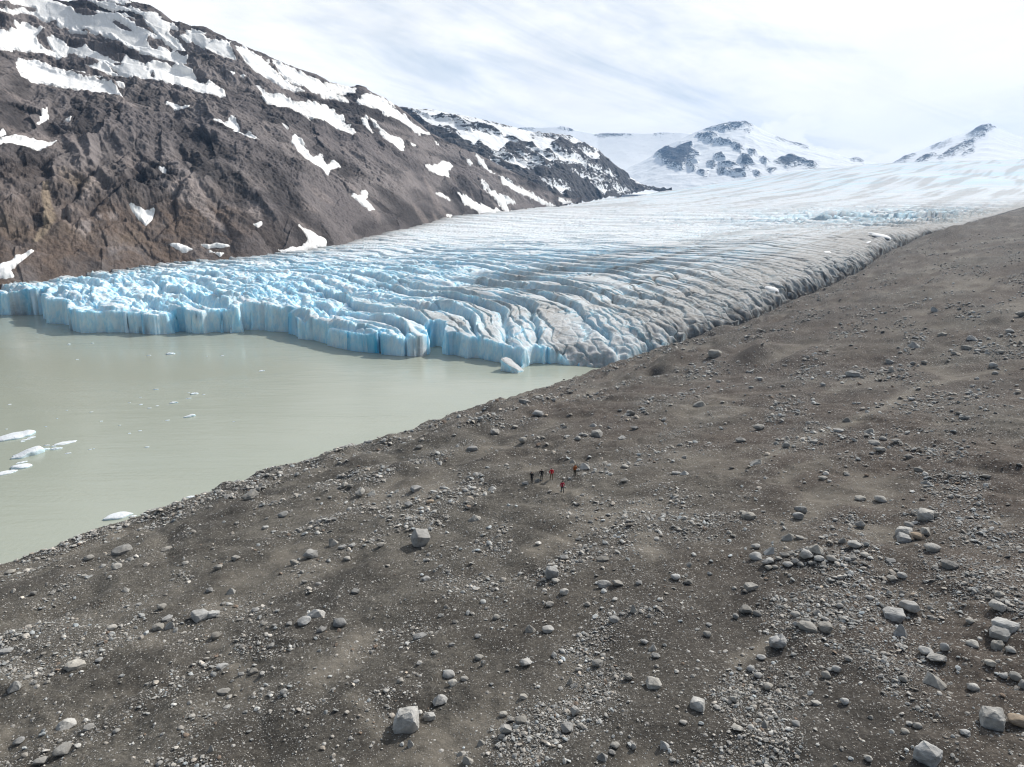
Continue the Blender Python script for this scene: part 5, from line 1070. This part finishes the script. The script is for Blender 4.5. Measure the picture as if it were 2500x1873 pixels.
# the block that has split off the ice cliff
def ice_block():
    A = at_z(1222, 905, 0); B_ = at_z(1262, 913, 0); C_ = at_z(1279, 906, 0); D_ = at_z(1246, 894, 0)
    up = lambda p, h, q=(0, 0): np.array([p[0] + q[0], p[1] + q[1], h])
    pts = [up(A, -1), up(B_, -1), up(C_, -1), up(D_, -1), up(A, 3.6), up(A, 3.9, (.4, .9)), up((A + D_) / 2, 3.7), up(D_, 2.6), up((A + B_) / 2, 2.3), up((B_ * .75 + C_ * .25), .9), up(C_, .25)]
    o_ = np.array([*(A + C_)[:2] / 2, 0])
    bm = bmesh.new()
    vs = [bm.verts.new(p - o_) for p in pts]
    res = bmesh.ops.convex_hull(bm, input=vs)
    bmesh.ops.delete(bm, geom=[g for g in res['geom_interior'] if isinstance(g, bmesh.types.BMVert)], context='VERTS')
    bmesh.ops.bevel(bm, geom=bm.edges[:], offset=.12, segments=1, affect='EDGES', clamp_overlap=True)
    bmesh.ops.triangulate(bm, faces=bm.faces[:]); bmesh.ops.subdivide_edges(bm, edges=bm.edges[:], cuts=5, use_grid_fill=True)
    P = np.array([v.co[:] for v in bm.verts])
    P += .16 * np.stack([fbm3(P[:, 0] / 1.3 + k * 9, P[:, 1] / 1.3, P[:, 2] / 1.3, 3, 830 + k) for k in range(3)], -1)
    for v, q in zip(bm.verts, P): v.co = q
    bmesh.ops.recalc_face_normals(bm, faces=bm.faces[:])
    me = bpy.data.meshes.new('ice_block'); bm.to_mesh(me); bm.free()
    a = me.attributes.new('dirt', 'FLOAT', 'POINT'); nz = np.zeros(len(me.vertices) * 3, np.float32); me.vertices.foreach_get('normal', nz)
    a.data.foreach_set('value', np.clip(nz[2::3] * .75, 0, 1))
    me.materials.append(M_ICE)
    o = link('ice_block', me, None, tuple(o_))
    tag(o, 'wedge of ice split off the cliff, standing alone in the lake by the moraine', 'ice block')
ice_block()

# last snow lying on the lower glacier
bpy.context.view_layer.update()
def on_glacier(px, py):
    g = bpy.data.objects['glacier']; d = ray(px, py); d = d / np.linalg.norm(d)
    ok, loc, nrm, _ = g.ray_cast(Vector(CAM), Vector(d))
    return (np.array(loc), np.array(nrm)) if ok else (None, None)
for k, (px, py, w, dpt, rz, lb) in enumerate([(2019, 616, 17, 1.5, 0, 'round white snow patch on the dirty flank of the glacier'), (1886, 706, 38, .5, -.5, 'thin white sliver of snow on the grimy lower glacier flank'), (2150, 575, 46, .5, -.75, 'long white snow streak on the glacier edge below the icefall'), (2118, 592, 26, .5, -.6, 'short white snow streak beside a dark crevasse on the glacier edge')]):
    loc, nrm = on_glacier(px, py)
    if loc is None: continue
    t = np.linalg.norm(loc - CAM); W = w * t / F
    r = np.random.default_rng(40 + k); nv = 40; an = np.linspace(0, 2 * math.pi, nv, endpoint=False)
    rad = 1 + .22 * n2(np.cos(an) * 1.4 + k * 7, np.sin(an) * 1.4, 850)
    V = [(0, 0, .38)]
    for ring, zz in ((.5, .33), (.85, .18), (1.0, -.25)):
        V += [(math.cos(a) * q * ring * W / 2, math.sin(a) * q * ring * W / 2 * dpt, zz) for a, q in zip(an, rad)]
    fc = [(0, 1 + i, 1 + (i + 1) % nv, 1 + (i + 1) % nv) for i in range(nv)]
    bm = bmesh.new(); vs = [bm.verts.new(v) for v in V]
    for i in range(nv): bm.faces.new((vs[0], vs[1 + i], vs[1 + (i + 1) % nv]))
    for rg in range(2):
        for i in range(nv): bm.faces.new((vs[1 + rg * nv + i], vs[1 + (rg + 1) * nv + i], vs[1 + (rg + 1) * nv + (i + 1) % nv], vs[1 + rg * nv + (i + 1) % nv]))
    me = bpy.data.meshes.new('snow_patch'); bm.to_mesh(me); bm.free(); me.materials.append(M_SNOW)
    me.polygons.foreach_set('use_smooth', np.ones(len(me.polygons), bool))
    o = link('snow_patch', me, None, tuple(loc))
    q = Vector(nrm).lerp(Vector((0, 0, 1)), .3).to_track_quat('Z', 'Y')
    o.rotation_euler = (q @ Euler((0, 0, rz)).to_quaternion()).to_euler()
    tag(o, lb, 'snow patch', 'snow patches left on the glacier')

# ------------------------------------------------------------------ hikers
def skin(name, nodes, edges, mat, parent, sub=2, root=0):
    me = bpy.data.meshes.new(name)
    me.from_pydata([n[0] for n in nodes], edges, []); me.update()
    o = bpy.data.objects.new(name, me); COL.objects.link(o)
    o.modifiers.new('Skin', 'SKIN').use_smooth_shade = True
    m = o.modifiers.new('Sub', 'SUBSURF'); m.levels = sub; m.render_levels = sub
    for sv, n in zip(me.skin_vertices[0].data, nodes):
        rr = n[1]; sv.radius = rr if isinstance(rr, tuple) else (rr, rr)
    me.skin_vertices[0].data[root].use_root = True
    bpy.context.view_layer.update()
    ev = o.evaluated_get(bpy.context.evaluated_depsgraph_get())
    new = bpy.data.meshes.new_from_object(ev)
    o.modifiers.clear(); o.data = new; bpy.data.meshes.remove(me); new.name = name
    new.materials.clear(); new.materials.append(mat)
    if parent is not None: o.parent = parent
    return o

M_SKIN = mat_plain('skin', (.50, .33, .25), .6, .05)
def chain(nodes, edges, start, seq):
    p = start
    for s in seq: nodes.append(s); edges.append((p, len(nodes) - 1)); p = len(nodes) - 1
    return p
def hand(nodes, edges, wrist_i, w, fwd, side):
    """Palm with four unequal bent fingers and a thumb off its side."""
    w = np.array(w); f = np.array(fwd, float); f /= np.linalg.norm(f); s = np.array(side, float); s -= f * (s @ f); s /= np.linalg.norm(s); n = np.cross(f, s)
    pi = chain(nodes, edges, wrist_i, [(tuple(w + f * .05), (.026, .020)), (tuple(w + f * .085), (.030, .018))])
    for k, (off, ln) in enumerate(((-.027, .062), (-.009, .074), (.009, .070), (.027, .056))):
        b = w + f * .095 + s * off
        chain(nodes, edges, pi, [(tuple(b), .0095), (tuple(b + f * ln * .55 - n * .012), .0085), (tuple(b + f * ln * .85 - n * .036), .0075)])
    th = w + f * .035 - s * .030
    chain(nodes, edges, pi - 1, [(tuple(th), .011), (tuple(th + f * .03 - s * .022), .010), (tuple(th + f * .058 - s * .024 - n * .01), .0085)])

def hiker(foot, yaw, height, P, cols, label):
    root = bpy.data.objects.new('person', None); COL.objects.link(root); root.empty_display_size = .3
    k = height / 1.76
    V = lambda a: tuple(np.array(a) * 1.0)
    hipL, hipR = (-.09, 0, .90), (.09, 0, .90)
    nodes = [(V((0, 0, .96)), (.145, .105)), (V((0, 0, 1.12)), (.125, .095)), (V((0, .01, 1.30)), (.155, .105)), (V((0, 0, 1.43)), (.12, .08)), (V((0, .0, 1.50)), .055), (V((0, .015, 1.585)), (.070, .085)), (V((0, .01, 1.66)), (.078, .095)), (V((0, .0, 1.725)), (.055, .065))]
    edges = [(i, i + 1) for i in range(7)]
    chain(nodes, edges, 5, [((0, .112, 1.598), .012), ((0, .118, 1.585), .010)])              # nose
    for sgn in (-1, 1): chain(nodes, edges, 6, [((sgn * .086, 0, 1.61), .016), ((sgn * .093, -.008, 1.62), .013)])   # ears
    for sd, sgn in (('L', -1), ('R', 1)):
        sh = (sgn * .185, 0, 1.43); el = P['el' + sd]; wr = P['wr' + sd]
        chain(nodes, edges, 3, [(sh, .058), (el, .043), (wr, .028)])
        fw = np.array(wr) - np.array(el)
        hand(nodes, edges, len(nodes) - 1, wr, fw, (0, 1, 0) if abs(fw[1]) < .15 else (sgn * -1, 0, 0.2))
        hp = (sgn * .09, 0, .89); kn = P['kn' + sd]; an = P['an' + sd]
        chain(nodes, edges, 0, [(hp, .085), (kn, .056), (an, .038), ((an[0], an[1] + .12, max(.035, an[2] - .05)), .034)])
    skin('body', nodes, edges, M_SKIN, root, 1)
    # jacket
    n = [((0, 0, .86), (.175, .135)), ((0, 0, 1.0), (.17, .13)), ((0, 0, 1.14), (.155, .12)), ((0, .01, 1.30), (.18, .13)), ((0, 0, 1.44), (.14, .10)), ((0, 0, 1.50), .075)]
    e = [(i, i + 1) for i in range(5)]
    for sd, sgn in (('L', -1), ('R', 1)):
        el = P['el' + sd]; wr = np.array(P['wr' + sd]); c_ = tuple(np.array(el) + (wr - np.array(el)) * .92)
        chain(n, e, 4, [((sgn * .19, 0, 1.42), .083), (el, .066), (c_, .050)])
    jacket = skin('jacket', n, e, cols['jacket'], root, 2, 2)
    if P.get('hood'): skin('hood', [((0, -.02, 1.50), .10), ((0, -.02, 1.60), (.105, .115)), ((0, -.015, 1.70), (.085, .10))], [(0, 1), (1, 2)], cols['jacket'], jacket, 2)
    # trousers
    n = [((0, 0, .97), (.155, .118))]; e = []
    for sd, sgn in (('L', -1), ('R', 1)):
        an = np.array(P['an' + sd]); kn = np.array(P['kn' + sd])
        chain(n, e, 0, [((sgn * .09, 0, .88), .102), (tuple(kn), .076), (tuple(kn + (an - kn) * .9), .060)])
    skin('trousers', n, e, cols['trousers'], root, 2)
    for sd in 'LR':
        an = P['an' + sd]
        skin('boot', [((an[0], an[1] - .03, an[2] + .07), .056), ((an[0], an[1] - .03, an[2] - .03), (.052, .06)), ((an[0], an[1] + .08, max(.042, an[2] - .045)), (.048, .042)), ((an[0], an[1] + .18, max(.036, an[2] - .05)), (.040, .032))], [(0, 1), (1, 2), (2, 3)], cols['boot'], root, 2)
    skin('hair', [((0, -.035, 1.585), (.070, .060)), ((0, -.028, 1.66), (.086, .080)), ((0, -.005, 1.735), (.066, .078))], [(0, 1), (1, 2)], cols['hair'], root, 2)
    for sgn in (-1, 1): skin('eye', [((sgn * .031, .088, 1.625), .010), ((sgn * .031, .096, 1.625), .008)], [(0, 1)], cols['hair'], root, 1)
    if P.get('pack'):
        skin('backpack', [((0, -.17, 1.02), (.14, .085)), ((0, -.18, 1.22), (.15, .095)), ((0, -.16, 1.42), (.12, .075))], [(0, 1), (1, 2)], cols['pack'], root, 2)
    root.location = foot; root.rotation_euler = (0, 0, yaw); root.scale = (k, k, k)
    tag(root, label, 'person', 'hikers standing on the moraine')

mp = mat_plain
STAND = dict(elL=(-.25, -.03, 1.16), elR=(.25, -.03, 1.16), wrL=(-.25, .08, .92), wrR=(.25, .08, .92), knL=(-.11, .02, .49), knR=(.11, .02, .49), anL=(-.12, 0, .085), anR=(.12, 0, .085))
POSES = [
 (1298, 1179, -.3, 1.74, dict(STAND, elL=(-.27, .03, 1.17), elR=(.27, .03, 1.17), wrL=(-.10, .22, 1.10), wrR=(.10, .23, 1.12), knL=(-.085, .02, .49), knR=(.085, .02, .49), anL=(-.08, 0, .085), anR=(.08, 0, .085)),
  dict(jacket=mp('black shell fabric', (.012, .011, .012)), trousers=mp('black trouser cloth', (.010, .010, .011)), boot=mp('black leather', (.012, .011, .010)), hair=mp('dark brown hair', (.03, .02, .015))), 'person in black jacket and black trousers standing with hands held in front'),
 (1322, 1173, .2, 1.76, dict(STAND, elL=(-.33, .05, 1.22), wrL=(-.14, .20, 1.22), anL=(-.09, 0, .085), anR=(.10, 0, .085)),
  dict(jacket=mp('dark navy fleece', (.016, .015, .018)), trousers=mp('olive grey trouser cloth', (.085, .078, .062)), boot=mp('brown leather', (.03, .022, .017)), hair=mp('near black hair', (.018, .014, .012))), 'person in dark jacket and grey olive trousers with one elbow bent outward'),
 (1346.5, 1171, -.1, 1.80, dict(STAND, elL=(-.29, -.02, 1.17), wrL=(-.27, .10, .95), hood=False, knL=(-.15, .02, .49), knR=(.15, .02, .49), anL=(-.17, 0, .085), anR=(.17, 0, .085)),
  dict(jacket=mp('bright red shell fabric', (.62, .022, .035)), trousers=mp('tan trouser cloth', (.20, .135, .07)), boot=mp('dark brown leather', (.035, .025, .02)), hair=mp('brown hair', (.06, .032, .02))), 'person in long bright red jacket and tan trousers, feet apart'),
 (1403.5, 1162, .35, 1.76, dict(STAND, hood=True, elR=(.29, .0, 1.18), wrR=(.20, .16, 1.02)),
  dict(jacket=mp('rust orange shell fabric', (.36, .105, .022)), trousers=mp('dark olive trouser cloth', (.045, .040, .022)), boot=mp('black boot leather', (.015, .014, .012)), hair=mp('black hair', (.015, .012, .010))), 'person in rust orange hooded jacket and dark olive trousers beside a grey boulder'),
 (1372.5, 1203, .1, 1.74, dict(STAND, elL=(-.28, -.06, 1.17), elR=(.28, .05, 1.17), wrL=(-.28, -.02, .93), wrR=(.27, .18, .95), knL=(-.10, .10, .50), anL=(-.10, .10, .085), knR=(.12, -.05, .50), anR=(.14, -.34, .20)),
  dict(jacket=mp('crimson shell fabric', (.42, .012, .045)), trousers=mp('charcoal trouser cloth', (.014, .015, .017)), boot=mp('charcoal leather', (.014, .013, .012)), hair=mp('dark hair', (.022, .016, .014))), 'person in crimson jacket and charcoal trousers walking up toward the other four')]
for px, py, yaw, hgt, pose, cols, lb in POSES:
    fp, t = hit_ground(px, py); f = fp[0]
    hiker((f[0], f[1], f[2] - .015), yaw, hgt, pose, cols, lb)
print('hikers', time.time() - T0)

# ------------------------------------------------------------------ air
def haze():
    bm = bmesh.new(); bmesh.ops.create_cube(bm, size=1)
    for v in bm.verts:
        v.co = ((v.co.x * 13000), 2625 + v.co.y * 6150, v.co.z * 700 + 315)
    me = bpy.data.meshes.new('haze'); bm.to_mesh(me); bm.free()
    m = bpy.data.materials.new('thin mountain air'); m.use_nodes = True; nt = m.node_tree; nt.nodes.clear()
    out = nt.nodes.new('ShaderNodeOutputMaterial'); v = nt.nodes.new('ShaderNodeVolumePrincipled')
    v.inputs['Color'].default_value = (.32, .58, 1.0, 1); v.inputs['Density'].default_value = HAZE; v.inputs['Anisotropy'].default_value = .25
    nt.links.new(v.outputs[0], out.inputs['Volume'])
    me.materials.append(m)
    o = link('haze', me); tag(o, 'thin bluish air that pales the distant peaks', None, None, 'stuff')
HAZE = 0.00008
haze()

# ------------------------------------------------------------------ sky, sun, camera
SUN_AZ, SUN_EL = math.radians(46), math.radians(39)
sv = Vector((math.cos(SUN_EL) * math.sin(SUN_AZ), math.cos(SUN_EL) * math.cos(SUN_AZ), math.sin(SUN_EL)))
ld = bpy.data.lights.new('sun', 'SUN'); ld.energy = 4.7; ld.angle = math.radians(.9); ld.color = (1.0, .955, .89)
lo = bpy.data.objects.new('sun', ld); COL.objects.link(lo); lo.rotation_euler = sv.to_track_quat('Z', 'Y').to_euler(); lo.location = (0, 0, 300)

w = bpy.data.worlds.new('World'); scene.world = w; w.use_nodes = True
nt = w.node_tree; nt.nodes.clear()
k = NT.__new__(NT); k.t = nt; k.n = nt.nodes; k.l = nt.links
out = nt.nodes.new('ShaderNodeOutputWorld'); bg = nt.nodes.new('ShaderNodeBackground')
sky = nt.nodes.new('ShaderNodeTexSky'); sky.sky_type = 'NISHITA'; sky.sun_disc = False; sky.sun_elevation = SUN_EL; sky.sun_rotation = SUN_AZ; sky.altitude = 300; sky.air_density = 1.0; sky.dust_density = .6
tc = nt.nodes.new('ShaderNodeTexCoord'); d = tc.outputs['Generated']
sx = nt.nodes.new('ShaderNodeSeparateXYZ'); nt.links.new(d, sx.inputs[0])
dz = k.math('MAXIMUM', sx.outputs[2], 0.0)
den = k.math('ADD', dz, .13)
qx = k.math('DIVIDE', sx.outputs[0], den); qy = k.math('DIVIDE', sx.outputs[1], den)
cv = nt.nodes.new('ShaderNodeCombineXYZ'); nt.links.new(qx, cv.inputs[0]); nt.links.new(qy, cv.inputs[1])
tilt = k.mapping(d, (1, 1, 1), (0, math.radians(-17), 0))
high = k.noise(k.mapping(tilt, (1.5, 1.5, 6.5), (0, 0, 0), (1.3, .4, .2)), 1.0, 8, .58, .8)
wisp = k.noise(k.mapping(k.mapping(d, (1, 1, 1), (0, math.radians(-21), 0)), (2.6, 2.6, 15), (0, 0, 0), (4.1, .9, 0)), 1.0, 8, .60, .9)
cum = k.noise(k.mapping(d, (6.5, 6.5, 13), (0, 0, 0), (.85, .2, .1)), 1.0, 9, .58, .2)
cover = k.math('ADD', k.math('MULTIPLY', high, .60), k.math('MULTIPLY', wisp, .40))
forward = nt.nodes.new('ShaderNodeVectorMath'); forward.operation = 'DOT_PRODUCT'; nt.links.new(d, forward.inputs[0]); forward.inputs[1].default_value = (.38, .92, .0)
fw = k.ramp(forward.outputs['Value'], -.35, .55)
toright = k.ramp(sx.outputs[0], -.45, .45, -.05, .10, False)
veil = k.ramp(k.math('ADD', cover, toright), .28, .56)
veil = k.math('MULTIPLY', veil, k.math('ADD', k.math('MULTIPLY', fw, .75), .22))
bank = k.math('MULTIPLY', k.ramp(k.math('ADD', cum, k.ramp(dz, .03, .22, .18, -.34, False)), .45, .58), k.math('ADD', k.math('MULTIPLY', fw, .8), .2))
cl = k.math('MAXIMUM', veil, bank)
shade = k.noise(k.mapping(d, (4, 4, 12), (0, 0, 0), (2, 1, 0)), 1.0, 7, .62, .5)
gl = nt.nodes.new('ShaderNodeVectorMath'); gl.operation = 'DOT_PRODUCT'; nt.links.new(d, gl.inputs[0]); gl.inputs[1].default_value = sv
glow = k.ramp(gl.outputs['Value'], .35, .98)
ccol = k.mix(k.ramp(shade, .3, .68), (1.0, 1.005, 1.0), (1.30, 1.285, 1.25))
ccol = k.mix(k.math('MULTIPLY', glow, .75), ccol, (1.24, 1.22, 1.18))
skyb = k.mix(1.0, sky.outputs[0], (.095, .085, .075), 'MULTIPLY')
skyb = k.mix(k.math('MULTIPLY', fw, .8), skyb, (.64, .75, .89))
back = k.math('ADD', .42, k.math('MULTIPLY', fw, .58))
ccol = k.mix(1.0, ccol, k.a('ShaderNodeCombineColor', i_0=back, i_1=back, i_2=back).outputs[0], 'MULTIPLY')
fin = k.mix(cl, skyb, ccol)
nt.links.new(fin, bg.inputs[0]); bg.inputs[1].default_value = 1.0
nt.links.new(bg.outputs[0], out.inputs[0])

cam = bpy.data.cameras.new('camera'); co = bpy.data.objects.new('camera', cam); COL.objects.link(co)
cam.sensor_fit = 'HORIZONTAL'; cam.angle_x = 2 * math.atan(1250 / F); cam.clip_start = .5; cam.clip_end = 60000
co.location = CAM; co.rotation_euler = (math.pi / 2 - PITCH, 0, 0)
scene.camera = co
scene.view_settings.view_transform = 'Standard'; scene.view_settings.look = 'None'; scene.view_settings.exposure = 0; scene.view_settings.gamma = 1
scene.render.engine = 'CYCLES'
c = scene.cycles
c.max_bounces = 5; c.diffuse_bounces = 3; c.glossy_bounces = 2; c.transmission_bounces = 2; c.volume_bounces = 0; c.transparent_max_bounces = 6
c.filter_width = 1.15
c.use_denoising = True; c.denoiser = 'OPENIMAGEDENOISE'; c.denoising_input_passes = 'RGB_ALBEDO_NORMAL'; c.denoising_prefilter = 'ACCURATE'
c.sample_clamp_indirect = 6; c.caustics_reflective = False; c.caustics_refractive = False
print('done', time.time() - T0)
